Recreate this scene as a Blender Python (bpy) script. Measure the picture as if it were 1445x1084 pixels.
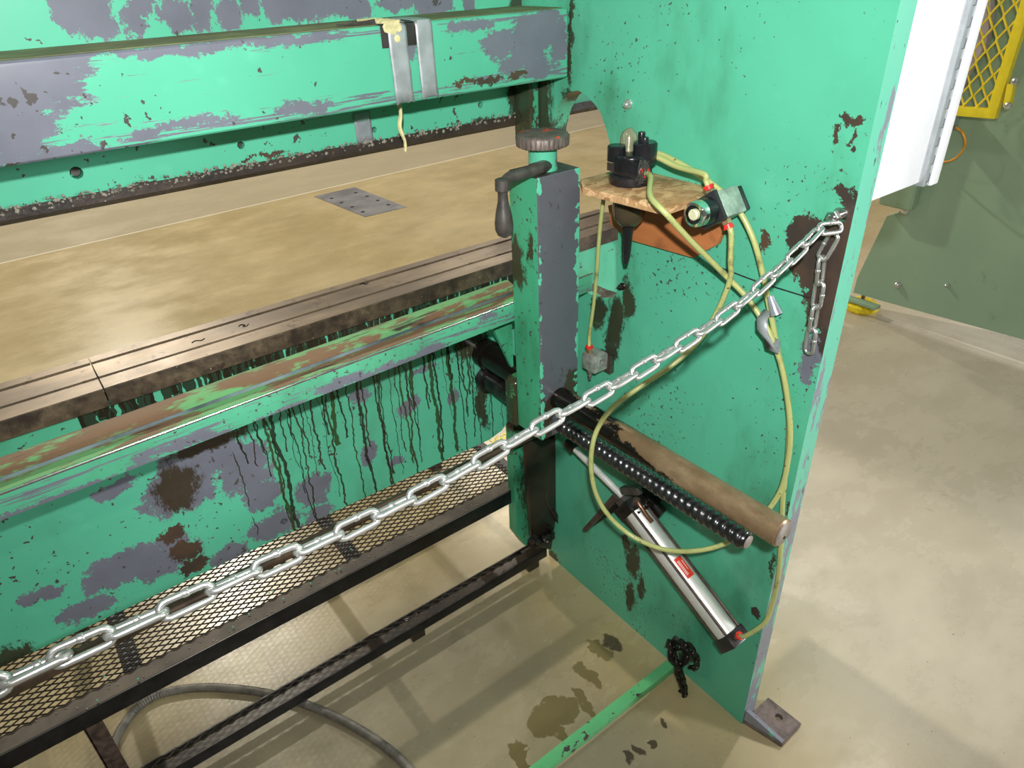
import bpy, bmesh, math, random
from mathutils import Vector, Matrix
random.seed(7)
scene = bpy.context.scene
for o in list(bpy.data.objects): bpy.data.objects.remove(o)
COL = scene.collection
PI = math.pi

# ---------------------------------------------------------------- camera, world, lights, exposure
F, W, Hh = 995.2, 1445.0, 1084.0
YAW, PITCH, ROLL = 0.62635186, 0.54579603, -0.04307605
def cam_axes():
    cy, sy, cp, sp, cr, sr = math.cos(YAW), math.sin(YAW), math.cos(PITCH), math.sin(PITCH), math.cos(ROLL), math.sin(ROLL)
    f = Vector((sy*cp, cy*cp, -sp)); r = Vector((cy, -sy, 0)); u = r.cross(f)
    return r*cr+u*sr, -r*sr+u*cr, f
CR, CU, CF = cam_axes()
CAM = Vector((-1.013, -0.518, 1.6))
cd = bpy.data.cameras.new('camera'); cam = bpy.data.objects.new('camera', cd); COL.objects.link(cam)
cd.sensor_width = 36; cd.lens = F/W*36; cd.clip_start = 0.02; cd.clip_end = 100
M = Matrix.Identity(4)
for i in range(3):
    M[i][0], M[i][1], M[i][2], M[i][3] = CR[i], CU[i], -CF[i], CAM[i]
cam.matrix_world = M
scene.camera = cam
scene.view_settings.view_transform = 'Standard'; scene.view_settings.look = 'None'
scene.view_settings.gamma = 1; scene.view_settings.use_curve_mapping = False
scene.view_settings.exposure = 0.0
world = bpy.data.worlds.new('workshop_ambience'); scene.world = world; world.use_nodes = True
bg = world.node_tree.nodes['Background']; bg.inputs[0].default_value = (1.0, 0.97, 0.92, 1); bg.inputs[1].default_value = 0.13
def light(name, kind, loc, power, size=0.3, color=(1, 1, 1), target=None):
    d = bpy.data.lights.new(name, kind); d.energy = power; d.color = color
    if kind == 'AREA': d.shape = 'DISK'; d.size = size
    else: d.shadow_soft_size = size
    o = bpy.data.objects.new(name, d); COL.objects.link(o); o.location = loc
    if target is not None: o.rotation_euler = (Vector(target)-Vector(loc)).to_track_quat('-Z', 'Y').to_euler()
    return o
fl = light('camera_flash', 'SPOT', (-1.08, -0.62, 1.80), 128, 0.02, (0.98, 1.0, 1.0), (-0.20, 0.55, 1.30))
fl.data.spot_size = math.radians(104); fl.data.spot_blend = 1.0
for x, y, pw in [(-0.1, 7.9, 400), (-4.6, 7.6, 80), (4.6, 7.8, 130), (-4.4, 1.0, 25), (4.4, 1.0, 80), (-4.0, -5.0, 25), (1.5, -5.0, 40), (0.2, 14.0, 160)]:
    light('high_bay_lamp', 'AREA', (x, y, 6.5), pw, 0.24, (1.0, 0.93, 0.78), (x*.6, y*.4+.4, 0))
light('right_side_fill', 'AREA', (4.0, -4.2, 2.3), 210, 0.9, (0.92, 0.97, 1.0), (0.3, 0, 1.2))  # unseen light of unknown source, added to brighten plate edge and cabinet

def U(px, py, ax, v):
    """point where the sight line of a photo pixel meets the real plane ax = v"""
    d = CR*((px-W/2)/F) - CU*((py-Hh/2)/F) + CF
    i = 'xyz'.index(ax)
    return CAM + d*((v-CAM[i])/d[i])

# ---------------------------------------------------------------- mesh helpers
class MB:
    def __init__(s): s.v = []; s.f = []
    def add(s, vs, fs):
        o = len(s.v); s.v += [tuple(p) for p in vs]; s.f += [tuple(i+o for i in f) for f in fs]; return s
    def box(s, a, b):
        x0, y0, z0 = a; x1, y1, z1 = b
        if x0 > x1: x0, x1 = x1, x0
        if y0 > y1: y0, y1 = y1, y0
        if z0 > z1: z0, z1 = z1, z0
        return s.add([(x0,y0,z0),(x1,y0,z0),(x1,y1,z0),(x0,y1,z0),(x0,y0,z1),(x1,y0,z1),(x1,y1,z1),(x0,y1,z1)],
                     [(0,3,2,1),(4,5,6,7),(0,1,5,4),(1,2,6,5),(2,3,7,6),(3,0,4,7)])
    def obox(s, p0, p1, w, h, up=(0,0,1)):
        p0, p1 = Vector(p0), Vector(p1); t = (p1-p0).normalized(); u = Vector(up); r = t.cross(u)
        if r.length < 1e-5: r = t.cross(Vector((1,0,0)))
        r.normalize(); u = r.cross(t)
        vs = [p+r*a*w/2+u*b*h/2 for p in (p0,p1) for a, b in ((-1,-1),(1,-1),(1,1),(-1,1))]
        return s.add(vs, [(0,1,2,3),(7,6,5,4),(0,4,5,1),(1,5,6,2),(2,6,7,3),(3,7,4,0)])
    def prism(s, poly, ax, a, b):
        def mk(p, t):
            return {'x': (t,p[0],p[1]), 'y': (p[0],t,p[1]), 'z': (p[0],p[1],t)}[ax]
        n = len(poly)
        return s.add([mk(p,a) for p in poly]+[mk(p,b) for p in poly],
                     [tuple(range(n))[::-1], tuple(range(n,2*n))]+[(i,(i+1)%n,(i+1)%n+n,i+n) for i in range(n)])
    def tube(s, path, r, seg=10, closed=False, caps=True):
        path = [Vector(p) for p in path]; n = len(path); rs = r if hasattr(r, '__len__') else [r]*n
        T = []
        for i in range(n):
            a = path[(i-1) % n] if (closed or i > 0) else path[0]
            b = path[(i+1) % n] if (closed or i < n-1) else path[-1]
            T.append((b-a).normalized())
        u = T[0].orthogonal().normalized(); vs = []
        for i in range(n):
            u = (u - T[i]*u.dot(T[i])).normalized(); w = T[i].cross(u)
            for k in range(seg):
                a = 2*PI*k/seg; vs.append(path[i]+(u*math.cos(a)+w*math.sin(a))*rs[i])
        fs = []; m = n if closed else n-1
        off = 0
        if closed:
            best = min(range(seg), key=lambda q: (vs[q]-vs[(n-1)*seg]).length)
            off = best
        for i in range(m):
            j = (i+1) % n; o = off if (closed and i == n-1) else 0
            for k in range(seg):
                fs.append((i*seg+k, i*seg+(k+1)%seg, j*seg+(k+1+o)%seg, j*seg+(k+o)%seg))
        if not closed and caps:
            fs.append(tuple(range(seg))[::-1]); fs.append(tuple((n-1)*seg+k for k in range(seg)))
        return s.add(vs, fs)
    def lathe(s, o, axis, prof, seg=28, mod=None):
        o = Vector(o); a = Vector(axis).normalized(); u = a.orthogonal().normalized(); w = a.cross(u)
        vs = []
        for h, r in prof:
            for k in range(seg):
                t = 2*PI*k/seg; rr = r*(mod(k, h) if mod else 1)
                vs.append(o+a*h+(u*math.cos(t)+w*math.sin(t))*rr)
        fs = []
        for i in range(len(prof)-1):
            for k in range(seg):
                fs.append((i*seg+k, i*seg+(k+1)%seg, (i+1)*seg+(k+1)%seg, (i+1)*seg+k))
        fs.append(tuple(range(seg))[::-1]); fs.append(tuple((len(prof)-1)*seg+k for k in range(seg)))
        return s.add(vs, fs)
    def cyl(s, p0, p1, r, seg=20):
        p0, p1 = Vector(p0), Vector(p1); L = (p1-p0).length
        return s.lathe(p0, p1-p0, [(0, r), (L, r)], seg)
    def build(s, name, mat, parent=None, bevel=0, smooth=35, bseg=2):
        me = bpy.data.meshes.new(name); me.from_pydata(s.v, [], s.f); me.validate()
        bm = bmesh.new(); bm.from_mesh(me); bmesh.ops.recalc_face_normals(bm, faces=bm.faces)
        if bevel:
            es = [e for e in bm.edges if len(e.link_faces) == 2 and e.calc_face_angle(0) > 0.5]
            bmesh.ops.bevel(bm, geom=es, offset=bevel, segments=bseg, affect='EDGES', profile=0.6, clamp_overlap=True)
        bm.to_mesh(me); bm.free()
        if smooth:
            me.shade_smooth(); me.set_sharp_from_angle(angle=math.radians(smooth))
        o = bpy.data.objects.new(name, me); COL.objects.link(o)
        if mat: me.materials.append(mat)
        if parent:
            o.parent = parent; o.matrix_parent_inverse = Matrix.Translation(-Vector(parent.location))
        return o
def hole(o, cutters):
    """cut real bores through a mesh"""
    c = cutters.build('bore', None, smooth=0)
    m = o.modifiers.new('bore', 'BOOLEAN'); m.operation = 'DIFFERENCE'; m.object = c; m.solver = 'EXACT'
    dg = bpy.context.evaluated_depsgraph_get(); me = bpy.data.meshes.new_from_object(o.evaluated_get(dg))
    o.modifiers.clear(); o.data = me; bpy.data.objects.remove(c)
    me.shade_smooth(); me.set_sharp_from_angle(angle=math.radians(30))
def tag(o, label=None, cat=None, group=None, kind=None):
    for k, v in (('label', label), ('category', cat), ('group', group), ('kind', kind)):
        if v: o[k] = v
    return o
def thing(name, label, cat, loc, group=None):
    o = bpy.data.objects.new(name, None); COL.objects.link(o); o.location = loc; o.empty_display_size = 0.05
    return tag(o, label, cat, group)
def spline(pts, n=8):
    pts = [Vector(p) for p in pts]; P = [pts[0]*2-pts[1]]+pts+[pts[-1]*2-pts[-2]]; out = []
    for i in range(1, len(P)-2):
        a, b, c, d = P[i-1], P[i], P[i+1], P[i+2]
        for k in range(n):
            t = k/n
            out.append(0.5*((2*b)+(c-a)*t+(2*a-5*b+4*c-d)*t*t+(3*b-a-3*c+d)*t**3))
    out.append(pts[-1]); return out

# ---------------------------------------------------------------- material helpers
NT = None
def _n(t): return NT.nodes.new(t)
def _set(inp, v):
    if isinstance(v, X): NT.links.new(v.s, inp)
    else: inp.default_value = v
def math_(op, *a, clamp=False):
    n = _n('ShaderNodeMath'); n.operation = op; n.use_clamp = clamp
    for i, v in enumerate(a): _set(n.inputs[i], v)
    return X(n.outputs[0])
class X:
    def __init__(s, sock): s.s = sock
    def __add__(s, o): return math_('ADD', s, o)
    __radd__ = __add__
    def __sub__(s, o): return math_('SUBTRACT', s, o)
    def __rsub__(s, o): return math_('SUBTRACT', o, s)
    def __mul__(s, o): return math_('MULTIPLY', s, o)
    __rmul__ = __mul__
    def __truediv__(s, o): return math_('DIVIDE', s, o)
def mx(a, b): return math_('MAXIMUM', a, b)
def mn(a, b): return math_('MINIMUM', a, b)
def sat(a): return math_('ADD', a, 0.0, clamp=True)
def gt(a, b): return math_('GREATER_THAN', a, b)
def lt(a, b): return math_('LESS_THAN', a, b)
def fl(a): return math_('FLOOR', a)
def ab(a): return math_('ABSOLUTE', a)
def ss(v, lo, hi, o0=0.0, o1=1.0):
    n = _n('ShaderNodeMapRange'); n.interpolation_type = 'SMOOTHSTEP'; n.clamp = True
    _set(n.inputs[0], v); n.inputs[1].default_value = lo; n.inputs[2].default_value = hi
    n.inputs[3].default_value = o0; n.inputs[4].default_value = o1; return X(n.outputs[0])
def vm(op, a, b=None, out=0):
    n = _n('ShaderNodeVectorMath'); n.operation = op; _set(n.inputs[0], a)
    if b is not None: _set(n.inputs[1], b)
    return X(n.outputs['Value' if op in ('LENGTH', 'DOT_PRODUCT', 'DISTANCE') else 'Vector'])
def pos(): return X(_n('ShaderNodeNewGeometry').outputs['Position'])
def obj_co(): return X(_n('ShaderNodeTexCoord').outputs['Object'])
def sep(v):
    n = _n('ShaderNodeSeparateXYZ'); _set(n.inputs[0], v); return [X(n.outputs[i]) for i in range(3)]
def comb(x, y, z):
    n = _n('ShaderNodeCombineXYZ')
    for i, v in enumerate((x, y, z)): _set(n.inputs[i], v)
    return X(n.outputs[0])
def noise(v, scale=5, detail=4, rough=0.55, stretch=None, color=False, off=None):
    if stretch: v = vm('MULTIPLY', v, stretch)
    if off: v = vm('ADD', v, off)
    n = _n('ShaderNodeTexNoise'); _set(n.inputs['Vector'], v); n.inputs['Scale'].default_value = scale
    n.inputs['Detail'].default_value = detail; n.inputs['Roughness'].default_value = rough
    return X(n.outputs['Color' if color else 0])
def white(v):
    n = _n('ShaderNodeTexWhiteNoise'); n.noise_dimensions = '1D'; _set(n.inputs['W'], v); return X(n.outputs['Value'])
def mix(f, a, b):
    n = _n('ShaderNodeMix'); n.data_type = 'RGBA'; _set(n.inputs[0], f)
    for i, v in ((6, a), (7, b)):
        if isinstance(v, X): NT.links.new(v.s, n.inputs[i])
        else: n.inputs[i].default_value = (*v, 1) if len(v) == 3 else v
    return X(n.outputs[2])
def mixf(f, a, b): return a + (b-a)*f if isinstance(a, X) or isinstance(b, X) else f*(b-a)+a
def blobs(P, lst):
    """field > 0 inside any of the ellipsoids (centre, radii)"""
    f = None
    for c, r in lst:
        d = vm('LENGTH', vm('MULTIPLY', vm('SUBTRACT', P, tuple(c)), tuple(0 if q is None else 1/q for q in r)))
        e = 1.0 - d
        f = e if f is None else mx(f, e)
    return f
def material(name, fn):
    global NT
    m = bpy.data.materials.new(name); m.use_nodes = True; NT = m.node_tree
    b = NT.nodes['Principled BSDF']; d = fn()
    for k, v in d.items():
        if k == 'bump':
            n = _n('ShaderNodeBump'); n.inputs['Strength'].default_value = v[1]; n.inputs['Distance'].default_value = v[2]
            _set(n.inputs['Height'], v[0]); NT.links.new(n.outputs[0], b.inputs['Normal']); continue
        i = b.inputs[k]
        if isinstance(v, X): NT.links.new(v.s, i)
        elif k == 'Base Color': i.default_value = (*v, 1)
        else: i.default_value = v
    return m
def plain(name, col, rough=0.5, metal=0.0, var=0.25, scale=30, **kw):
    def fn():
        P = obj_co(); n = noise(P, scale, 4)
        c = mix(ss(n, 0.3, 0.7), tuple(q*(1-var) for q in col), tuple(min(1, q*(1+var)) for q in col))
        return dict({'Base Color': c, 'Roughness': rough, 'Metallic': metal}, **kw)
    return material(name, fn)
GREEN = (0.105, 0.50, 0.315); GREEN2 = (0.062, 0.40, 0.21)
PRIMER = (0.155, 0.160, 0.195); STEEL_DK = (0.045, 0.033, 0.028); OIL = (0.018, 0.014, 0.008)

def paint(name, grey=(), dark=(), oil=(), gk=0.9, gstretch=(1,1,1), speck=0.66, speck_s=70, streak=None, drips=None,
          smear=0.0, base=GREEN, extra=None, scratch=None):
    def fn():
        P = pos(); x, y, z = sep(P)
        D = vm('ADD', P, vm('MULTIPLY', vm('SUBTRACT', noise(P, 12, 8, 0.78, color=True), (0.5,0.5,0.5)), (0.075,0.075,0.075)))
        D = vm('ADD', D, vm('MULTIPLY', vm('SUBTRACT', noise(P, 75, 5, 0.7, color=True), (0.5,0.5,0.5)), (0.022,0.022,0.022)))
        c = mix(ss(noise(P, 3.0, 3), 0.3, 0.7), base, tuple(q*0.86 for q in base))
        c = mix(ss(noise(P, 24, 4), 0.55, 0.8, 0, 0.25), c, tuple(min(1, q*1.2+0.02) for q in base))
        rough = X(_n('ShaderNodeValue').outputs[0]); rough.s.node.outputs[0].default_value = 0.34
        fine = (noise(P, 36, 8, 0.8, stretch=gstretch)-0.5)*2.4+0.5
        h = None
        if smear:
            sm = ss(noise(P, 5, 5, 0.6, stretch=(1,1,0.5), off=(3,1,7)), 0.5, 0.75, 0, smear)
            c = mix(sm, c, (0.03, 0.10, 0.035))
        gm = None
        if grey:
            g = blobs(D, grey); gm = gt(g + (fine-0.5)*gk, 0.0)
        if streak:   # long horizontal scrapes, (stretch, threshold, band centre z, half height)
            st, th, bands = streak
            sn = noise(P, 1, 5, 0.65, stretch=st)
            bnd = None
            for zc, hz, gain in bands:
                b = (1.0 - ab(z-zc)/hz)*gain
                bnd = b if bnd is None else mx(bnd, b)
            sm = gt(sn + mx(bnd, 0.0)*0.22, th)
            gm = sm if gm is None else mx(gm, sm)
        pr = mix(noise(P, 18, 5), tuple(q*0.75 for q in PRIMER), tuple(q*1.2 for q in PRIMER))
        if gm is not None: c = mix(gm, c, pr); h = gm
        sp = gt(noise(P, speck_s, 3, 0.6, off=(5,5,5)) + (noise(P, 4, 2, off=(9,2,4))-0.5)*0.35, speck)
        c = mix(sp, c, (0.07, 0.06, 0.055))
        if dark:
            dm = gt(blobs(D, dark) + (fine-0.5)*gk*0.8, 0.0)
            dk = mix(ss(noise(P, 12, 5, off=(1,8,2)), 0.35, 0.7), STEEL_DK, (0.095, 0.055, 0.035))
            c = mix(dm, c, dk); h = dm if h is None else mx(h, dm)
        if drips:   # list of (axis index, density, ztop, length, half width, x range)
            for (ax, dens, ztop, L, w, lo, hi, col, seed) in drips:
                u = (x, y)[ax]
                wob = (noise(P, 1, 4, 0.7, stretch=(5,5,7.5), off=(seed,0,0))-0.5)*0.045
                uu = (u+wob)*dens+seed
                idx = fl(uu); fr = uu-idx-0.5-(white(idx+seed)-0.5)*0.6
                r2 = white(idx+seed+31.7)
                ww = (0.35+white(idx+seed+77.1))*w*dens*(0.6+noise(P, 60, 2)*0.8)
                ln = lt(ab(fr), ww)*lt(ztop-z, (0.25+0.9*r2)*L)*gt(ztop+.004-z, 0.0)*gt(u, lo)*lt(u, hi)*gt(white(idx+seed+5.3), 0.12)
                c = mix(ln*0.93, c, col)
                rough = mixf(ln, rough, 0.15)
        if oil:
            of = blobs(D, oil); om = ss(of + (noise(P, 26, 8, 0.8, stretch=(1,1,0.30))-0.5)*2.4, 0.0, 0.35)
            c = mix(om*0.94, c, mix(noise(P, 9, 3), OIL, (0.06, 0.04, 0.02)))
            rough = mixf(om, rough, 0.22)
        if extra: c = extra(P, x, y, z, c)
        d = {'Base Color': c, 'Roughness': rough, 'Specular IOR Level': 0.45}
        if h is not None: d['bump'] = (1.0-h, 0.25, 0.002)
        return d
    return material(name, fn)

def px_blobs(lst, ax, v):
    """patches given at a pixel of the real surface plane with radii in metres"""
    out = []
    for px, py, a, b in lst:
        c = U(px, py, ax, v)
        r = {'x': (None, a, b), 'y': (a, None, b), 'z': (a, b, None)}[ax]
        out.append((c, r))
    return out

# ================================================================ materials
# side plate -------------------------------------------------------
side_dark = px_blobs([(1133,345,.030,.050),(1152,375,.048,.052),(1172,395,.044,.095),(1192,350,.030,.085),(1182,430,.028,.085),(1168,460,.018,.05),(1195,420,.014,.10),(1125,365,.018,.03),(1203,318,.010,.03),(1160,355,.03,.025),
                      (1079,346,.011,.018),(1188,165,.012,.006),(1203,170,.016,.006),(1176,190,.006,.016),(1200,198,.005,.014),(1206,218,.004,.008),(1192,274,.020,.008),
                      (1199,294,.009,.012),(1183,372,.02,.03),(1068,865,.012,.016),(1112,715,.004,.02),(1207,163,.02,.004)], 'x', 0)
side_dark += [(Vector((.030,.53,.944)), (.026,.055,.012)), (Vector((.030,.62,.937)), (.026,.08,.006))]
side_grey = px_blobs([(1145,495,.022,.035),(1140,520,.016,.03),(1160,470,.012,.04)], 'x', 0)
side_oil_shade = px_blobs([(893,790,.030,.075),(890,840,.018,.06),(782,785,.03,.02),(765,600,.07,.10),(868,450,.030,.07),(845,440,.030,.05),(862,485,.024,.06),(885,420,.020,.05),(806,60,.008,.12),(760,165,.055,.10),(800,140,.02,.03),  # tall thin entry at the beam end is painted gap shade, others oil
                     (985,985,.03,.03),(1090,800,.006,.05),(965,925,.02,.05),(885,765,.02,.03),(905,830,.012,.05)], 'x', 0)
m_side = paint('green_side_plate_paint', grey=side_grey, dark=side_dark, oil=side_oil_shade, gk=0.6, speck=0.675, speck_s=105, smear=0.6)
# ram box beam -----------------------------------------------------
YB = .64
beam_grey = px_blobs([(30,110,.075,.050),(0,160,.060,.055),(55,85,.06,.02),(25,195,.05,.018),(70,130,.025,.012),(70,222,.08,.012),(250,180,.09,.007),(430,152,.05,.008),(330,60,.2,.010),(180,72,.10,.008),
                     (745,55,.055,.040),(705,60,.045,.022),(772,40,.035,.04),(760,95,.040,.020),(660,35,.05,.010),(725,90,.035,.018),(575,62,.014,.02),(790,60,.02,.045)], 'y', YB)
beam_dark = px_blobs([(690,112,.035,.007),(655,118,.04,.005),(730,108,.03,.006)], 'y', YB)
m_beam = paint('green_cross_beam_paint', grey=beam_grey, dark=beam_dark, gk=0.95, gstretch=(0.45,1,1.6), speck=0.71, speck_s=60,
               streak=((9,9,240), 0.70, [(1.40, .028, .95), (1.455, .02, .35), (1.50, .014, .9)]),
               oil=px_blobs([(806,60,.006,.10)], 'y', YB))  # no oil here: shade of the beam-end gap put into the colour
YR = .79
ram_grey = px_blobs([(115,12,.040,.045),(150,38,.028,.018),(190,25,.014,.028),(200,5,.012,.02),(245,25,.026,.025),(283,15,.018,.030),(322,18,.020,.028),(430,8,.060,.026),(400,0,.04,.03),(500,12,.04,.022),(560,0,.04,.02),(610,10,.04,.025),(95,35,.008,.02),(350,0,.015,.02),(660,5,.02,.03)], 'y', YR)
ram_dark = px_blobs([(205,252,.02,.004),(380,220,.03,.005),(345,227,.012,.004)], 'y', YR)
m_ram = paint('green_ram_plate_paint', grey=ram_grey, dark=ram_dark, gk=0.85, gstretch=(1.3,1,0.6), speck=0.68, speck_s=55,
              oil=px_blobs([(735,10,.05,.06),(690,175,.07,.020),(725,140,.025,.06),(640,190,.09,.012),(560,200,.1,.007),(700,195,.05,.02)], 'y', YR))
# bed plate --------------------------------------------------------
YD = .73
bed_grey = [(c, (a*.82, None, b*.82)) for c, (a, _, b) in px_blobs([(290,650,.10,.06),(345,660,.07,.07),(270,690,.05,.06),(240,700,.06,.05),(180,800,.10,.05),(230,790,.09,.05),(120,860,.06,.03),(160,690,.05,.02),(390,740,.07,.04),(370,700,.05,.04),
                     (440,690,.05,.05),(450,730,.05,.03),(520,640,.03,.035),(575,575,.035,.03),(510,560,.03,.03),(70,690,.06,.02),(60,840,.05,.02),(600,520,.05,.01),(560,650,.03,.015),(640,560,.02,.02),(330,780,.05,.03)], 'y', YD)]
bed_dark = px_blobs([(262,778,.028,.026),(240,755,.028,.018),(275,800,.03,.02)], 'y', YD)
m_bed = paint('green_bed_plate_paint', grey=bed_grey, dark=bed_dark, gk=1.1, gstretch=(1.0,1,0.8), speck=0.66, speck_s=70, smear=0.5,
              oil=px_blobs([(250,690,.05,.06),(0,935,.05,.04),(680,570,.02,.10),(660,480,.06,.05),(300,625,.10,.02),(430,555,.12,.008)], 'y', YD),
              drips=[(0, 26, .93, .55, .0021, -.80, -.12, (.030,.030,.010), 1.0), (0, 22, .95, .46, .0016, -.78, -.12, (.035,.014,.010), 9.0), (0, 20, .95, .50, .0045, -.75, -.22, (.030,.055,.012), 23.0), (0, 24, .95, .60, .0014, -.80, -.14, (.014,.014,.008), 41.0), (0, 16, .95, .60, .0030, -.75, -.14, (.016,.016,.008), 57.0),
                     (0, 70, .965, .085, .0075, -1.02, .1, OIL, 4.0), (0, 46, .965, .06, .009, -1.02, .1, OIL, 14.0)])
m_gauge = paint('green_back_gauge_paint', grey=px_blobs([(60,715,.10,.012),(150,680,.10,.010),(20,735,.08,.012),(250,630,.08,.010),(480,545,.05,.012),(560,515,.05,.012),(600,500,.05,.014),(520,535,.04,.010),(690,445,.03,.008),(400,580,.05,.008)], 'y', .545),
                gk=1.3, gstretch=(0.7,1,1.8), speck=0.66, speck_s=90, smear=0.4, base=(0.10,0.46,0.27),
                streak=((8,8,200), 0.66, [(.965, .03, .55)]))
def rail_fn():
    P = pos(); n = noise(P, 9, 5, 0.7, stretch=(0.5,2.5,1)); m = ss(n, 0.50, 0.56)
    c = mix(m, (0.17,0.10,0.055), (0.13,0.33,0.13)); c = mix(ss(noise(P, 20, 4, stretch=(.3,3,1)), .58, .66), c, (0.05,0.04,0.03))
    return {'Base Color': c, 'Roughness': 0.62, 'Specular IOR Level': .25}
m_rail = material('rusty_green_rail', rail_fn)
m_postg = paint('green_post_side_paint', gk=0.9, speck=0.66, speck_s=80, smear=0.85,
                oil=[((-.24,.52,1.09),(None,.03,.06)),((-.24,.47,1.13),(None,.015,.04)),((-.24,.45,.78),(None,.006,.10))], base=GREEN2)
m_carr = paint('oily_green_carriage_paint', base=(.07,.30,.10), speck=.6, smear=1.0, oil=[((-.235,.534,.76),(.012,None,.09)),((-.24,.534,.69),(.05,None,.03))])
m_postf = paint('grey_primer_post_paint', base=(0.105,0.108,0.125), speck=0.69, speck_s=70,
                oil=[((-.15,.45,.81),(.04,None,.05)),((-.22,.45,.77),(.02,None,.05)),((-.235,.45,.70),(.02,None,.04))],
                extra=lambda P, x, y, z, c: mix(gt(noise(P, 34, 4, .6, off=(2,3,9)) + mx(1.0-ab(x+.141)/.010, 1.0-ab(x+.236)/.007)*0.16 + mx(1.0-(1.27-z)/.02, 0.0)*0.08, 0.655), c, GREEN))
m_neck = paint('green_collar_paint', grey=[((-.165,.46,1.29),(.014,.03,.03))], speck=0.68)
m_tubeg = paint('light_green_square_tube_paint', dark=(), speck=0.63, speck_s=45, base=(0.14,0.52,0.22), gk=1.0)
m_jaw = m_side
def edge_fn():
    P = pos(); x, y, z = sep(P)
    n = noise(P, 26, 6, 0.7, stretch=(1.6,1,0.35)); m = gt(n + ss(z, .2, 1.4, 0.10, -0.05), 0.55)
    c = mix(m, (0.16,0.60,0.42), (0.27,0.28,0.33)); c = mix(gt(noise(P, 60, 4, stretch=(2,1,.6)), .66), c, (.08,.07,.07))
    return {'Base Color': c, 'Roughness': 0.35}
m_edge = material('chipped_green_plate_edge', edge_fn)
# steel ------------------------------------------------------------
def bolster_fn():
    P = pos(); x, y, z = sep(P)
    c = mix(ss(noise(P, 6, 6, 0.65, stretch=(.6,2,1)), .35, .7), (0.12,0.085,0.055), (0.24,0.175,0.11))
    c = mix(ss(noise(P, 25, 6, 0.7), .56, .7), c, (0.05,0.03,0.02))
    sd = lt(y, .7215)
    c = mix(sd*ss(noise(P, 14, 5, .7, off=(3,3,3)), .3, .62), c, (0.045,0.032,0.024))
    ang = noise(P, 120, 3)
    c = mix(gt(ang, .74), c, (.4,.36,.28))
    return {'Base Color': c, 'Metallic': 0.35, 'Roughness': mixf(noise(P, 12, 4), .25, .55)}
m_bolster = material('oily_brown_die_steel', bolster_fn)
m_groove = plain('dark_die_groove', (0.02,0.017,0.015), 0.35, 0.5)
m_insert = plain('bright_ground_steel', (0.35,0.35,0.38), 0.25, 0.9)
def grime_fn():
    P = pos(); c = mix(ss(noise(P, 10, 6, .7), .3, .7), (0.012,0.009,0.008), (0.055,0.036,0.026))
    c = mix(gt(noise(P, 95, 4, .7), .68), c, (.28,.27,.22)); c = mix(gt(noise(P, 60, 3, .6, off=(4,4,4)), .74), c, (.08,.4,.24))
    return {'Base Color': c, 'Roughness': .5, 'bump': (noise(P, 120, 3), .5, .002)}
m_grime = material('crusted_black_grime', grime_fn)
m_black = plain('black_angle_steel', (0.013,0.012,0.013), 0.38, 0.2, .5)
m_dusty = plain('dusty_brown_steel', (0.085,0.066,0.048), 0.6, 0.1, .45, 12)
m_mesh = plain('grimy_expanded_metal', (0.040,0.030,0.022), 0.5, 0.3, .5, 25)
m_greasy = plain('greasy_black_metal', (0.022,0.019,0.017), 0.24, 0.45, .6, 40)
m_thread = plain('oily_black_thread', (0.030,0.028,0.030), 0.30, 0.5, .5, 60, **{'Coat Weight': 1.0, 'Coat Roughness': .12})
m_brownarm = plain('oily_brown_plate', (0.030,0.021,0.014), 0.32, 0.1, .5, 9)
def bar_fn():
    P = pos(); x, y, z = sep(P)
    c = mix(ss(noise(P, 9, 6, .7, stretch=(1,.6,1)), .35, .7), (0.24,0.150,0.080), (0.48,0.34,0.205))
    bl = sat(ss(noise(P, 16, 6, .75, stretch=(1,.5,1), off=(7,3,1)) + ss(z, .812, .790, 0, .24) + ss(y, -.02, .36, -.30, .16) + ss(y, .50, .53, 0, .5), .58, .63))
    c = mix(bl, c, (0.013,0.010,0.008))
    return {'Base Color': c, 'Metallic': .4, 'Roughness': mixf(bl, .36, .2)}
m_bar = material('oil_stained_round_bar', bar_fn)
m_steel = plain('worn_bare_steel', (0.42,0.38,0.36), 0.35, 0.8)
m_scrap = plain('worn_blue_grey_strip', (.13,.17,.18), .4, .3, .6, 9)
m_shaft = plain('brown_steel_shaft', (0.13,0.085,0.06), 0.28, 0.6, .5, 14)
m_chain = plain('galvanised_chain_zinc', (0.62,0.62,0.60), 0.33, 0.85, .12)
m_dkchain = plain('oily_black_chain', (0.02,0.016,0.013), 0.3, 0.5, .5, 60)
m_iron = plain('grey_brown_cast_iron', (0.085,0.075,0.068), 0.42, 0.45, .3, 50)
def wheel_fn():
    P = pos(); x, y, z = sep(P)
    c = mix(ss(noise(P, 40, 4), .35, .65), (.09,.07,.06), (.17,.13,.11))
    c = mix(gt(noise(P, 38, 3, off=(2,6,1)) + gt(z, 1.331)*0.09, .60)*gt(z, 1.327), c, (.75,.06,.02))
    return {'Base Color': c, 'Roughness': .5, 'Metallic': .3}
m_wheel = material('worn_iron_with_red_paint', wheel_fn)
m_blackp = plain('glossy_black_plastic', (0.012,0.012,0.014), 0.22, 0.0, .3)
m_red = plain('red_release_collar', (0.75,0.03,0.02), 0.35, 0)
m_brass = plain('brass_fitting', (0.50,0.33,0.20), 0.3, 0.8)
m_alu = plain('cast_grey_aluminium', (0.40,0.40,0.36), 0.42, 0.4, .35, 60)
m_barrel = plain('satin_aluminium_barrel', (0.80,0.79,0.74), 0.42, 0.45, .05, 20)
m_chrome = plain('polished_chrome', (0.85,0.84,0.82), 0.12, 1.0, .05)
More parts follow.
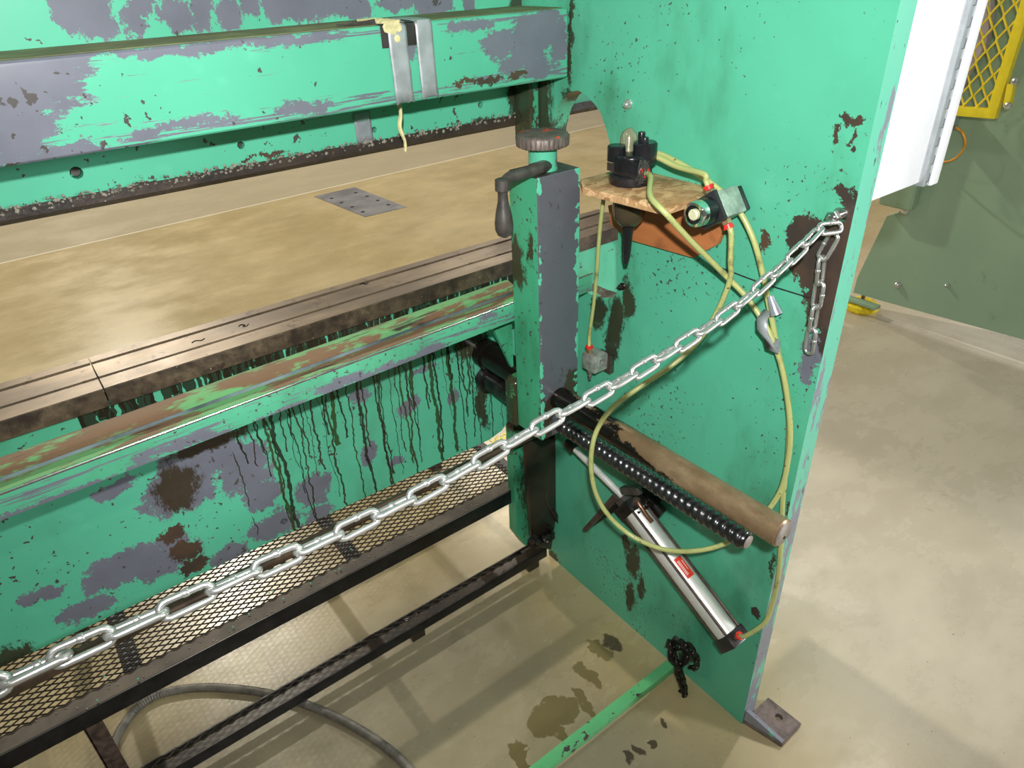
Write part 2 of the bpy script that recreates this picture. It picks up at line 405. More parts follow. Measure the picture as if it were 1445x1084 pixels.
m_rod = plain('dark_tie_rod_steel', (0.13,0.10,0.085), 0.3, 0.7)
m_rodb = plain('bright_piston_rod', (0.75,0.73,0.68), 0.3, 0.35, .1)
m_label = plain('red_sticker', (0.80,0.05,0.02), 0.35, 0, .05)
m_labelw = plain('pale_sticker_print', (0.90,0.62,0.58), 0.4, 0, .05)
m_valve = plain('pale_green_painted_casting', (0.33,0.43,0.35), 0.42, 0.1, .35, 45)
m_cream = plain('cream_button', (0.62,0.60,0.38), 0.35)
m_ivory = plain('ribbed_black_rubber', (0.02,0.02,0.022), 0.45)
def hose_fn():
    P = pos(); c = mix(ss(noise(P, 16, 5, .7), .55, .72), (0.46,0.48,0.18), (0.18,0.17,0.06))
    c = mix(gt(noise(P, 70, 3), .70), c, (.10,.09,.03))
    return {'Base Color': c, 'Roughness': .28, 'Subsurface Weight': .15, 'Subsurface Radius': (.01,.01,.004), 'Subsurface Scale': .5}
m_hose = material('yellowed_air_tube', hose_fn)
m_tape = plain('grey_duct_tape', (0.36,0.38,0.39), 0.42, 0.25, .18, 30)
m_tapes = plain('shiny_duct_tape', (0.55,0.56,0.62), 0.22, 0.6, .15, 40)
m_foam = plain('yellowed_tape_adhesive', (0.66,0.58,0.30), 0.85, 0, .2, 60)
m_rubber = plain('black_rubber_pad', (0.03,0.025,0.022), 0.5, 0, .3)
def osb_fn():
    P = pos(); v = _n('ShaderNodeTexVoronoi'); _set(v.inputs['Vector'], vm('MULTIPLY', vm('ADD', P, vm('MULTIPLY', noise(P, 12, 3, color=True), (.05,.05,.05))), (38,70,90))); v.inputs['Scale'].default_value = 1
    r = sep(X(v.outputs['Color']))[0]
    n = noise(P, 1, 5, .6, stretch=(60,190,120))
    c = mix(r, (0.36,0.185,0.075), (0.74,0.47,0.24)); c = mix(ss(n, .5, .68, 0, .55), c, (.25,.11,.04))
    c = mix(ss(noise(P, 20, 4, off=(1,1,9)), .62, .75, 0, .6), c, (.08,.04,.02))
    x, y, z = sep(P)
    return {'Base Color': c, 'Roughness': .6, 'bump': (r, .5, .002)}
m_osb = material('oriented_strand_board', osb_fn)
def ply_fn():
    P = pos(); c = mix(noise(P, 1, 5, stretch=(10,12,60)), (0.38,0.125,0.04), (0.56,0.20,0.065))
    c = mix(ss(noise(P, 10, 3), .6, .75, 0, .6), c, (.16,.06,.025))
    return {'Base Color': c, 'Roughness': .45}
m_ply = material('oil_soaked_plywood', ply_fn)
def glass_fn():
    return {'Base Color': (.13,.10,.055), 'Transmission Weight': .55, 'Roughness': .06, 'IOR': 1.3}
m_smoke = material('smoked_bowl_plastic', glass_fn)
m_dome = material('clear_sight_dome_plastic', lambda: {'Base Color': (.42,.42,.27), 'Transmission Weight': .35, 'Metallic': .35, 'Roughness': .12, 'IOR': 1.35})
m_white = plain('white_enamel', (0.93,0.94,0.97), 0.35, 0, .02)
m_hinge = plain('grey_piano_hinge', (0.50,0.54,0.56), 0.3, 0.5, .1)
m_hingeg = plain('hinge_gap', (0.12,0.13,0.15), 0.5)
def olive_fn():
    P = pos(); c = mix(ss(noise(P, 2.2, 4), .3, .7), (0.27,0.39,0.27), (0.32,0.45,0.31))
    c = mix(ss(noise(P, 9, 6, .7), .60, .76, 0, .5), c, (.08,.15,.08))
    return {'Base Color': c, 'Roughness': .5}
m_olive = material('olive_machine_paint', olive_fn)
m_yellow = plain('safety_yellow_paint', (0.98,0.76,0.03), 0.4, 0, .06)
m_yellowd = plain('scuffed_yellow_pad', (0.85,0.62,0.02), 0.35, 0, .25, 60)
m_orange = plain('orange_cable_jacket', (0.85,0.33,0.03), 0.4)
m_film = plain('pale_plastic_cover', (0.42,0.36,0.38), 0.35, 0, .2, 8)
m_gapfloor = plain('tan_lit_floor', (0.42,0.33,0.22), 0.7, 0, .1)
m_conduit = plain('grey_flexible_conduit', (0.17,0.155,0.13), 0.5, 0.1, .3, 40)
m_rust = plain('rusty_ribbed_leg', (0.09,0.06,0.045), 0.6, .2, .5, 60)
m_bolt = plain('zinc_bolt', (0.62,0.62,0.60), 0.3, 0.8, .25, 60)
m_foot = plain('bare_brown_foot_steel', (0.20,0.16,0.155), 0.5, 0.35, .35, 40)
# floor ------------------------------------------------------------
def floor_fn():
    P = pos(); x, y, z = sep(P)
    n1 = noise(P, 0.9, 5, .6); n2 = noise(P, 3.2, 7, .68, stretch=(.7,1.1,1)); n3 = noise(P, 40, 4, .6)
    base = mix(ss(n1, .3, .7), (0.42,0.325,0.155), (0.50,0.405,0.225))
    base = mix(ss(n2, .48, .72, 0, .7), base, (0.57,0.45,0.24))
    base = mix(ss(n2, .50, .30, 0, .45), base, (0.35,0.27,0.13))
    rgt = ss(x, -.1, .5)*ss(y, 1.9, .4)                       # paler beside the machine: partly flash light put into the concrete colour
    base = mix(rgt*0.8, base, mix(ss(n2, .3, .7), (0.53,0.475,0.40), (0.64,0.585,0.50)))
    near = ss(x, .0, -.3)*ss(y, 1.2, .6)                       # darker under the machine: shade put into the concrete colour
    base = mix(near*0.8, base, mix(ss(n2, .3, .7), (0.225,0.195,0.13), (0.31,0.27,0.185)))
    yl = y - (5.018+(x+1.10)*0.045)
    base = mix(gt(yl, 0.0), base, (0.43,0.365,0.24))
    base = mix(lt(ab(yl), .009)*.85, base, (.80,.74,.60))
    D = vm('ADD', P, vm('MULTIPLY', vm('SUBTRACT', noise(P, 9, 4, .6, color=True), (.5,.5,.5)), (.11,.11,0)))
    # wet oil puddle with a runnel towards the plate
    pud = [(U(790,1000,'z',0), (.05,.035,None)), (U(765,1020,'z',0), (.045,.03,None)), (U(830,950,'z',0), (.022,.06,None)), (U(845,915,'z',0), (.018,.05,None)),
           (U(735,1065,'z',0), (.02,.05,None)), (U(818,985,'z',0), (.012,.05,None)), (U(785,1030,'z',0), (.015,.03,None))]
    pm = ss(blobs(D, pud) + (noise(P, 30, 4)-.5)*.3, .0, .12)
    base = mix(pm*.75, base, (.12,.095,.03))
    drp = [(U(920,1050,'z',0), (.016,.011,None)), (U(900,1062,'z',0), (.014,.014,None)), (U(937,1022,'z',0), (.008,.010,None)), (U(885,1075,'z',0), (.012,.012,None)), (U(858,905,'z',0), (.02,.03,None))]
    dm = ss(blobs(D, drp) + (noise(P, 60, 4)-.5)*.8, .0, .3)
    base = mix(dm*.85, base, (.045,.03,.02))
    # scraped pale area beside the foot
    sc = [(U(1150,790,'z',0), (.10,.07,None)), (U(1190,850,'z',0), (.08,.08,None)), (U(1120,830,'z',0), (.05,.05,None))]
    sm = ss(blobs(D, sc) + (noise(P, 8, 6, .7)-.5)*2.2, -.1, .6)
    base = mix(sm*.6, base, (.68,.60,.50))
    br = ss(noise(P, 6, 5, .7, stretch=(1,.5,1), off=(4,4,0)), .63, .72)*rgt
    base = mix(br*.55, base, (.30,.20,.10))
    base = mix(ss(n3, .62, .8, 0, .25), base, (.7,.62,.46))
    base = mix(gt(noise(P, 110, 2, .5, off=(3,3,3)), .765), base, (.06,.05,.04))
    rough = mixf(ss(n2, .35, .7), .22, .36); rough = mixf(pm, rough, .08)
    return {'Base Color': base, 'Roughness': rough, 'Specular IOR Level': .5, 'bump': (noise(P, 60, 4), .06, .002)}
m_floor = material('sealed_tan_concrete', floor_fn)
m_fplate = plain('grey_floor_plate_steel', (0.27,0.265,0.27), 0.35, 0.3, .25, 5)
m_darkhole = plain('dark_recess', (0.01,0.01,0.01), 0.8)

# ================================================================ setting
fl_o = MB().box((-9,-8,-.05), (12,16,0)).build('floor', m_floor, smooth=0); tag(fl_o, kind='structure')

# steel plate set in the floor, beyond the press
pl = thing('floor_plate', 'grey square steel plate with eight bolt holes set in the tan floor beyond the press', 'floor plate', (1.29,4.6,0))
pts = [U(443,277,'z',.003), U(500,264,'z',.003), U(574,292,'z',.003), U(515,306,'z',.003)]
mb = MB().prism([(p.x,p.y) for p in pts], 'z', 0.0005, .003); mb.build('plate', m_fplate, pl, smooth=0)
for hx, hy in [(468,280),(502,272),(482,286),(518,277),(497,292),(533,283),(512,299),(548,289)]:
    p = U(hx,hy,'z',.003); MB().cyl((p.x,p.y,.003),(p.x,p.y,.0045),.016,12).build('bolt_hole', m_darkhole, pl)

# ================================================================ press frame (welded: side plate, bed, jaw gusset, anchor foot)
fr = thing('press_brake_frame', 'large chipped green steel press frame with throat opening in its side plate', 'machine frame', (0,0.35,0))
poly = [(0,0),(0,1.95),(.79,1.95),(.79,1.245),(.705,1.245),(.700,1.275),(.685,1.315),(.660,1.345),(.635,1.360),(.612,1.364),(.588,1.357),(.563,1.343),(.545,1.328),(.528,1.298),(.513,1.265),(.500,1.215),(.489,1.14),(.481,1.06),(.477,.985),
        (.479,.968),(.488,.955),(.502,.947),(.525,.940),(.56,.937),(.726,.937),(.726,0)]
sp = MB().prism(poly, 'x', 0, .045).build('side_plate', m_side, fr, smooth=25)
sp.data.materials.append(m_edge)
for f in sp.data.polygons:
    if f.normal.y < -.9 and f.center.y < .01: f.material_index = 1
bedp = [(-2.6,.527),(-.19,.527),(-.15,.537),(-.125,.56),(-.11,.60),(.30,.60),(.30,.965),(-2.6,.965)]
bed = MB().prism(bedp, 'y', .73, .78).build('bed_plate', m_bed, fr, smooth=0)
bh = U(401,736,'y',.73)
hole(bed, MB().cyl((bh.x,.70,bh.z),(bh.x,.80,bh.z),.008,18))
MB().box((bh.x-.012,.779,bh.z-.012),(bh.x+.012,.7805,bh.z+.012)).build('hole_backing', m_darkhole, fr, smooth=0)
leg = [(-.116,.15),(-.085,.085),(-.001,.085),(-.001,.60),(-.11,.60)]
MB().prism(leg, 'y', .732, .765).build('bed_support', paint('stained_green_support_paint', base=GREEN2, smear=1.0, speck=.62, oil=[((-.03,.73,.3),(.07,None,.25)),((-.1,.73,.55),(.06,None,.06))]), fr, smooth=0)
# anchor foot with gusset
a, b, c, d = U(1066,982,'z',.014), U(1131,1021,'z',.014), U(1104,1050,'z',.014), U(1062,1006,'z',.014)
a = Vector((.045+.055,0.0,0)); d = Vector((.004,0.0,0))
ft = MB().prism([(d.x,-.0005),(a.x,-.0005),(b.x,b.y),(c.x,c.y)], 'z', .0, .014).build('anchor_foot', m_foot, fr, bevel=.001)
hc = U(1099,1012,'z',.014); hole(ft, MB().cyl((hc.x,hc.y,-.02),(hc.x,hc.y,.04),.009,18))
MB().add([(d.x,-.001,.014),(d.x,-.001,.05),(c.x,c.y+.002,.016),(d.x+.010,-.001,.014),(d.x+.010,-.001,.05),(c.x+.01,c.y+.002,.016)],
         [(0,1,2),(5,4,3),(0,3,4,1),(1,4,5,2),(2,5,3,0)]).build('foot_gusset', m_edge, fr, smooth=0)
# thin weld seam across the plate
p0, p1 = U(1010,375,'x',0), U(1142,420,'x',0)
MB().tube([(-.0006,p0.y,p0.z),(-.0006,(p0.y+p1.y)/2,(p0.z+p1.z)/2-.003),(-.0006,p1.y,p1.z)], .0012, 6).build('weld_seam', m_darkhole, fr)

def bolt(name, label, px, py, r, out, mat=m_bolt, ax='x', v=0, group=None):
    p = U(px,py,ax,v); t = thing(name, label, 'bolt', p, group)
    n = Vector((-1,0,0)) if ax == 'x' else Vector((0,-1,0))
    MB().lathe(p, n, [(0,r*1.5),(out*.18,r*1.5),(out*.2,r*1.45)], 22).build('washer', mat, t)
    MB().lathe(p+n*out*.2, n, [(0,r*1.15),(out*.45,r*1.15),(out*.5,r*.95)], 6).build('nut', mat, t, smooth=20)
    MB().lathe(p+n*out*.6, n, [(0,r*.6),(out*.4,r*.6),(out*.45,r*.45)], 14).build('stud', mat, t)
    return t
bolt('plate_bolt', 'rough zinc bolt high on the green side plate above the filter', 887, 147, .0062, .012)
bolt('throat_bolt', 'greasy bolt on the side plate at the lower corner of the throat', 879, 404, .0055, .016, m_greasy)

# ================================================================ ram
rm = thing('press_ram', 'green press ram with chipped cross beam and crusted black lower edge', 'press ram', (-1.2,.8,1.28))
rp = MB().box((-2.6,.79,1.300),(.34,.84,1.95)).build('ram_plate', m_ram, rm, smooth=0)
cut = MB()
for hx, hy, r in [(108,244,.0095),(340,205,.0065),(678,148,.0065),(528,183,.0055)]:
    p = U(hx,hy,'y',.79); cut.cyl((p.x,.76,p.z),(p.x,.815,p.z),r,18)
    MB().cyl((p.x,.80,p.z),(p.x,.812,p.z),r*.72,12).build('socket_screw', m_iron, rm)
hole(rp, cut)
bm_ = MB().box((-2.6,.64,1.386),(-.002,.789,1.510)).build('cross_beam', m_beam, rm, bevel=.007, bseg=3)
def beamtop_fn():
    P = pos(); c = mix(ss(noise(P, 12, 5), .4, .7), (.13,.12,.05), (.20,.21,.09)); return {'Base Color': c, 'Roughness': .8}
m_dust = material('oily_dust_layer', beamtop_fn)
MB().box((-2.6,.650,1.5102),(-.01,.789,1.5112)).build('dust_layer', m_dust, rm, smooth=0)
MB().prism([(.786,1.300),(.84,1.300),(.84,1.274),(.800,1.274),(.786,1.284)], 'x', -2.6, .34).build('punch_clamp', m_grime, rm, smooth=0)
cr = MB()
for i in range(420):                                    # crumbs caked along the lower lip
    x = random.uniform(-1.1,.02); s = random.uniform(.001,.0032)
    p = Vector((x, .7855, 1.300+random.uniform(-.007,.006)))
    cr.lathe(p-Vector((0,0,s)), (random.uniform(-.4,.4),-.3,1), [(0,s*.5),(s,s*1.2),(2*s,s*.4)], 5)
o = cr.build('caked_crumbs', plain('pale_crumbs', (.20,.18,.14), .6, 0, .6, 90), rm); o['kind'] = 'stuff'
MB().box((-.030,.735,1.255),(-.004,.788,1.385)).build('end_guide', paint('stained_green_guide_paint', base=GREEN2, smear=1.0, speck=.6, oil=[((-.03,.735,1.32),(.016,None,.10))]), rm, bevel=.002)

# tape over the beam
def tape(name, label, pxl, pxr, top, bottom, mat, wrap=True, y=.6374, torn=0.003, skew=0):
    xl, xr = U(pxl, (top+bottom)/2, 'y', y).x, U(pxr, (top+bottom)/2, 'y', y).x
    zb = U((pxl+pxr)/2, bottom, 'y', y).z
    t = thing(name, label, 'tape', (xl, y, zb), 'strips of duct tape on the press ram')
    n = 7; vs = []; path = []
    if wrap: path = [(.735,1.5134),(.70,1.5134),(.655,1.5134),(.6405,1.5125),(.6368,1.504),(y,1.47),(y,1.44),(y,1.41)]
    else:
        zt = U((pxl+pxr)/2, top, 'y', y).z; path = [(y,zt),(y-.0005,(zt*2+zb)/3),(y+.0005,(zt+zb*2)/3)]
    path.append((y-.0004, zb))
    for j, (yy, zz) in enumerate(path):
        for i in range(n):
            e = random.uniform(-torn,torn) if j in (0, len(path)-1) else 0
            vs.append((xl+(xr-xl)*i/(n-1)+random.uniform(-1,1)*.0004+skew*j/len(path), yy+random.uniform(-1,1)*.0003, zz+(e if j else 0)))
    fs = [(j*n+i,j*n+i+1,(j+1)*n+i+1,(j+1)*n+i) for j in range(len(path)-1) for i in range(n-1)]
    mb = MB().add(vs, fs); o = mb.build('tape_strip', mat, t, smooth=60)
    s = o.modifiers.new('thickness', 'SOLIDIFY'); s.thickness = .0012; s.offset = 0
    return t, xl, xr
t1, xl, xr = tape('duct_tape', 'grey duct tape strip wrapped over the beam, yellow adhesive at its top', 551, 577, 40, 147, m_tape, skew=.004)
vs = []
fo = MB()
for i in range(6):
    for j in range(9):
        fo.lathe((xl-.004+i*.0055+random.uniform(-.001,.001), .640+j*.010, 1.5128), (random.uniform(-.2,.2),.1,1), [(0,.005),(.002,.006),(.0035,.0045),(.004,.002)], 6)
    fo.lathe((xl+i*.0045, .6366, 1.506-random.random()*.018), (0,-1,random.uniform(-.2,.2)), [(0,.006),(.0012,.006),(.002,.003)], 7)
    fo.lathe((xl-.001+i*.0045, .6366, 1.508), (0,-1,random.uniform(-.2,.2)), [(0,.006),(.0012,.006),(.002,.003)], 7)
fo.build('exposed_adhesive', m_foam, t1, smooth=50)
MB().tube(spline([(xl-.008,.66,1.5135),(xl-.04,.665,1.514),(xl-.075,.662,1.515)],4), [.006,.005,.004,.0035,.003,.0025,.002,.0015,.001], 6).build('torn_fringe', m_iron, t1)
t2, xl2, xr2 = tape('duct_tape', 'second grey duct tape strip over the beam, right of the black rubber pad', 590, 613, 35, 138, m_tape, skew=.002)
pad = MB(); pad.box((xl-.010,.6386,1.476),(xl2+.006,.6398,1.5100)); pad.box((xl-.010,.6386,1.5113),(xl2+.006,.74,1.5124))
tag(pad.build('rubber_pad', m_rubber, bevel=.001), 'black rubber pad folded over the beam between the two tape strips', 'pad')
tape('duct_tape', 'short shiny duct tape patch stuck on the ram below the beam', 501, 525, 158, 205, m_tapes, wrap=False, y=.7885)
q = U(563,150,'y',.70)
tag(MB().tube(spline([(q.x,.70,1.384),(q.x+.002,.70,1.36),(q.x-.003,.70,1.335),(q.x+.004,.70,1.31),(q.x+.003,.70,1.29)],6), [.0035]*8+[.004]*8+[.003]*8+[.001], 6).build('tape_tail', m_foam),
    'thin twisted yellowish tape tail hanging below the beam', 'tape')

# ================================================================ die on the bed
YF, YBk, ZT = .720, .862, 1.000
def die(x0, x1, label, name='lower_die'):
    t = thing(name, label, 'die rail', (x0,.79,.965), 'lower die rails on the bed')
    prof = [(YF,.9655),(YBk,.9655),(YBk,ZT),(.839,ZT),(.839,ZT-.012),(.828,ZT-.012),(.828,ZT),(.772,ZT),(.772,ZT-.008),(.763,ZT-.008),(.763,ZT),(YF+.002,ZT),(YF,ZT-.002)]
    MB().prism(prof, 'x', x0, x1).build('rail_body', m_bolster, t, smooth=0)
    MB().box((x0,.8282,ZT-.0115),(x1,.8388,ZT-.008)).build('vee_groove', m_groove, t, smooth=0)
    MB().box((x0,.7632,ZT-.0075),(x1,.7718,ZT-.004)).build('clamp_strip', m_scrap, t, smooth=0)
    return t
XS = -.968
t = die(-2.6, XS-.0012, 'oily brown lower die rail left of the joint seam')
t = die(XS+.0012, .30, 'oily brown lower die rail running from the seam to behind the post')
# engraved numeral strokes on the rail top
for hx, hy, k in [(280,481,0),(346,459,1),(516,400,1)]:
    p = U(hx,hy,'z',ZT+.0004); g = MB(); s = .012
    pts = [(0,0),(.6,.5),(1.4,-.2),(2,.3)] if k == 0 else [(0,.4),(.5,.9),(1,.3),(.5,-.2),(1,-.6),(1.6,.2)]
    g.tube(spline([(p.x+a*s-s, p.y+b*s*.7, ZT+.0003) for a, b in pts],4), .0011, 6)
    g.build('engraved_mark', m_groove, t)

# ================================================================ back gauge
bgx0 = -2.6
bg_ = thing('back_gauge_beam', 'chipped green channel beam with rusty top rail in front of the bed', 'gauge beam', (-1.2,.57,.95))
yf = .545
pL, pR = U(0,698,'y',yf), U(835,386,'y',yf); slope = (pR.z-pL.z)/(pR.x-pL.x)
def gz(x): return pL.z+slope*(x-pL.x)
def sheared(prof, x0, x1):
    n = len(prof); vs = [(x0,a,b+gz(x0)) for a, b in prof]+[(x1,a,b+gz(x1)) for a, b in prof]
    return MB().add(vs, [tuple(range(n))[::-1], tuple(range(n,2*n))]+[(i,(i+1)%n,(i+1)%n+n,i+n) for i in range(n)])
XE = -.012
sheared([(yf,-.041),(yf+.006,-.041),(yf+.006,-.006),(.590,-.006),(.590,-.041),(.596,-.041),(.596,0),(yf,0)], bgx0, XE).build('channel', m_gauge, bg_, bevel=.0012)
sheared([(.580,.0005),(.612,.0005),(.612,.020),(.600,.021),(.580,.016)], bgx0, -.20).build('top_rail', m_rail, bg_, bevel=.001)
sheared([(.551,.0002),(.5795,.0002),(.5795,.0010),(.551,.0010)], bgx0, -.20).build('rust_film', m_rail, bg_, smooth=0)
sheared([(.5775,.0012),(.5797,.0012),(.5797,.006),(.5785,.006)], bgx0, -.21).build('scraper_strip', m_scrap, bg_, smooth=0)
sheared([(yf-.0006,-.0015),(yf+.002,-.0015),(yf+.002,.0008),(yf-.0006,.0008)], bgx0, XE).build('bright_edge', m_insert, bg_, smooth=0)
MB().add([(-.205,.600,.955),(-.205,.600,.80),(-.262,.60,.945),(-.205,.590,.955),(-.205,.590,.80),(-.262,.59,.945)], [(0,1,2),(5,4,3),(0,3,4,1),(1,4,5,2),(2,5,3,0)]).build('gusset', m_postg, bg_, smooth=0)

ps = thing('gauge_post', 'square upright gauge post, one side green and one grey, with crank and handwheel on top', 'gauge post', (-.19,.49,.70))
PX0, PX1, PY0, PY1, PZ0, PZ1 = -.240, -.137, .450, .534, .700, 1.266
pt = MB().box((PX0,PY0,PZ0),(PX1,PY1,PZ1)).build('post_tube', m_postg, ps, bevel=.004, bseg=3)
pt.data.materials.append(m_postf); pt.data.materials.append(m_iron)
for f in pt.data.polygons:
    if f.normal.y < -.7: f.material_index = 1
    elif f.normal.z > .7: f.material_index = 2
NX, NY = -.192, .492
MB().lathe((NX,NY,PZ1), (0,0,1), [(0,.027),(.006,.027),(.0065,.0262),(.040,.0262)], 28).build('collar', m_neck, ps)
MB().lathe((NX,NY,1.306), (0,0,1), [(0,.040),(.003,.047),(.018,.048),(.0225,.045),(.024,.040),(.0245,.012)], 96, mod=lambda k, h: 1.0 if h > .021 else (1.012 if k % 3 else .972)).build('handwheel', m_wheel, ps, smooth=50)
hp = U(709,243,'y',.455)
ck = MB(); zc = PZ1+.010
ck.tube(spline([(NX+.004,NY-.012,zc),(NX-.030,NY-.026,zc+.001),(NX-.055,NY-.030,zc+.001),(hp.x+.018,.462,zc-.002),(hp.x,.457,zc-.016)],6), [.0115]*6+[.012]*6+[.0105]*6+[.010]*6+[.011], 14)
ck.lathe((NX,NY,PZ1+.001),(0,0,1),[(0,.024),(.016,.022)],20)
ck.build('crank_arm', m_iron, ps)
MB().lathe((hp.x,.457,zc+.002), (0,0,-1), [(0,.008),(.002,.0125),(.020,.013),(.022,.0095),(.026,.0085),(.040,.0095),(.060,.0140),(.078,.0165),(.090,.0160),(.099,.012),(.103,.005)], 22).build('crank_handle', m_iron, ps)
# carriage behind the post holding both bars
MB().box((-.246,.534,.690),(-.137,.575,.812)).build('carriage_block', m_carr, ps, bevel=.014, bseg=3)
MB().box((-.235,.46,.695),(-.150,.57,.7005)).build('lower_cover', m_greasy, ps, bevel=.002)
BX = -.190
rb = thing('guide_bar', 'thick brown round bar with oil stains sticking out past the side plate edge', 'bar', (BX,.3,.795))
A, B = Vector((BX,-.097,.800)), Vector((BX,.729,.786))
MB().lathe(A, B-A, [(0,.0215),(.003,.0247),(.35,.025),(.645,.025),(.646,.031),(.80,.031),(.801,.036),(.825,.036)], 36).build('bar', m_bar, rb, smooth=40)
MB().lathe(A-Vector((0,.0004,0)), A-B, [(0,.0212),(.0004,.0205)], 30).build('bar_end', m_steel, rb)
MB().lathe(A+Vector((.004,-.0012,-.010)), A-B, [(0,.003),(.0003,.003)], 12).build('centre_hole', m_darkhole, rb)

sc = thing('feed_screw', 'greasy black threaded feed screw below the round guide bar', 'screw', (BX,.3,.725))
A, B = Vector((BX+.003,-.038,.737)), Vector((BX+.003,.729,.714)); L = (B-A).length; ax = (B-A).normalized(); u = ax.orthogonal().normalized(); w = ax.cross(u)
vs = []; fs = []; seg = 20; pitch = .0155; n = int((L-.2)/pitch*8)
for i in range(n+1):
    h = i*pitch/8
    for k in range(seg):
        a = 2*PI*k/seg; ph = (h/pitch - k/seg) % 1.0
        r = .0168+max(-.0018, min(.0016, .0036*math.sin(2*PI*ph)))
        if h < .004: r = .013
        vs.append(A+ax*h+(u*math.cos(a)+w*math.sin(a))*r)
for i in range(n):
    for k in range(seg): fs.append((i*seg+k,i*seg+(k+1)%seg,(i+1)*seg+(k+1)%seg,(i+1)*seg+k))
fs.append(tuple(range(seg))[::-1]); fs.append(tuple(n*seg+k for k in range(seg)))
MB().add(vs, fs).build('thread', m_thread, sc, smooth=80)
MB().lathe(A+ax*(L-.21), ax, [(0,.016),(.02,.027),(.19,.027),(.191,.034),(.21,.034)], 24).build('bearing_sleeve', m_greasy, sc)
MB().lathe(A-ax*.0006, -ax, [(0,.0125),(.0005,.011)], 16).build('screw_end', m_steel, sc)

# cross shaft just under the chain
tag(MB().tube([(-2.3,.640,.552),(-1.165,.640,.552),(-1.16,.640,.552),(-.10,.648,.553)], [.0155,.0155,.0125,.0125], 18).build('cross_shaft', m_shaft),
    'thin brown round shaft running along the bottom of the bed behind the chain', 'shaft')

# dark arm from the carriage down to the lower tray
arm = thing('support_arm', 'oily dark brown tapered arm standing between the platforms and the side plate', 'arm', (-.06,.69,.06))
P_ = [U(a,b,'y',.69) for a, b in [(742,622),(800,618),(802,640),(788,700),(784,735),(778,776),(752,772),(746,700)]]
MB().prism([(p.x,p.z) for p in P_], 'y', .69, .705).build('arm_plate', m_brownarm, arm, bevel=.002)
s0, s1 = U(781,722,'y',.685), U(803,766,'y',.685)
MB().obox(s0, s1, .010, .012).build('short_strut', m_brownarm, arm)
MB().tube(spline([U(773,694,'y',.68),U(770,705,'y',.68),U(776,716,'y',.68),U(781,726,'y',.682)],4), .0012, 6).build('wire', m_iron, arm)
gb = MB(); gp = U(768,762,'y',.675)
for i in range(22): gb.lathe(gp+Vector((random.uniform(-.055,.035),random.uniform(-.008,.01),random.uniform(-.022,.022))), (random.random(),random.random(),random.random()), [(0,.006),(.008,.014),(.016,.010),(.02,.004)], 8)
gb.build('grease_lump', m_greasy, arm, smooth=60)
p0, p1 = U(780,672,'y',.66), U(790,655,'y',.66)

# ================================================================ mesh platform (upper) and lower tray
def expanded(x0, x1, y0, y1, z, lx, ly, w=.0018, h=.0022):
    mb = MB(); nx = int((x1-x0)/lx)*2; ny = int((y1-y0)/ly*2)
    for k in range(ny):
        o = []; f = []
        for i in range(nx+1):
            px, py = x0+i*lx/2, y0+(k+((i+k) % 2))*ly/2
            o += [(px,py-w,z-h),(px,py+w,z-h*.4),(px,py+w*.6,z+h),(px,py-w*1.2,z+h*.4)]
        for i in range(nx):
            for q in range(4): f.append((i*4+q,i*4+(q+1)%4,(i+1)*4+(q+1)%4,(i+1)*4+q))
        mb.add(o, f)
    return mb
PZ = .300
pf = thing('mesh_platform', 'black angle iron platform decked with diamond mesh under the bed', 'platform', (-1.1,1.0,0))
MB().box((-2.3,.752,PZ-.045),(-.036,.757,PZ)).build('front_angle', m_black, pf, bevel=.001)
MB().box((-2.3,.757,PZ-.005),(-.036,.800,PZ+.0005)).build('front_flange', m_dusty, pf, smooth=0)
MB().box((-2.3,1.325,PZ-.045),(-.036,1.33,PZ+.001)).build('back_angle', m_black, pf, smooth=0)
e = expanded(-2.3, -.04, .795, 1.325, PZ+.003, .032, .0165, .0011, .0016); o = e.build('mesh_deck', m_mesh, pf, smooth=0)
for x in (-.045, -.57, -1.10, -1.62, -2.15):
    MB().box((x-.03,.757,PZ-.007),(x+.008,1.325,PZ-.002)).build('cross_bar', m_black, pf, smooth=0)
for x, y in ((-1.235,.78),(-1.235,1.31),(-.06,1.31),(-2.28,1.31)):
    lg = MB(); lg.box((x-.002,y,0),(x+.002,y+.035,PZ-.046)); lg.box((x,y,0),(x+.035,y+.004,PZ-.046))
    lg.build('leg', m_rust, pf, smooth=0)
cd_ = MB()
MB().prism([(p.x,p.y) for p in (U(712,600,'z',PZ+.01),U(733,590,'z',PZ+.01),U(746,600,'z',PZ+.01),U(738,612,'z',PZ+.01),U(722,618,'z',PZ+.01))], 'z', PZ+.007, PZ+.010).build('x', m_gapfloor, None, smooth=0)  # added tan patch, stands in for lit floor seen through the gap
c_ = bpy.data.objects['x']; c_.name = 'lit_floor_patch'; tag(c_, 'torn tan cardboard standing in for lit floor seen past the bed corner', 'floor_patch')
yb = MB(); q0, q1 = U(712,612,'z',PZ+.008), U(728,622,'z',PZ+.008)
yb.obox(q0, q1, .006, .004)
for k in range(4):
    a0, a1 = U(690+k*8,620-k*2,'z',PZ+.008), U(702+k*7,632-k*2,'z',PZ+.008); yb.obox(a0,a1,.003,.003)
    a0, a1 = U(702+k*7,616-k*2,'z',PZ+.008), U(690+k*8,632-k*2,'z',PZ+.008); yb.obox(a0,a1,.003,.003)
yb.build('yellow_patch', m_yellow, pf, smooth=0)
ch = MB(); chg = MB()
for i in range(60):
    x, y = random.uniform(-1.3,-.05), random.uniform(.757,.80); ch.lathe((x,y,PZ+.0005),(random.uniform(-.5,.5),0,1),[(0,.0015),(.0015,.0018),(.002,.0006)],5)
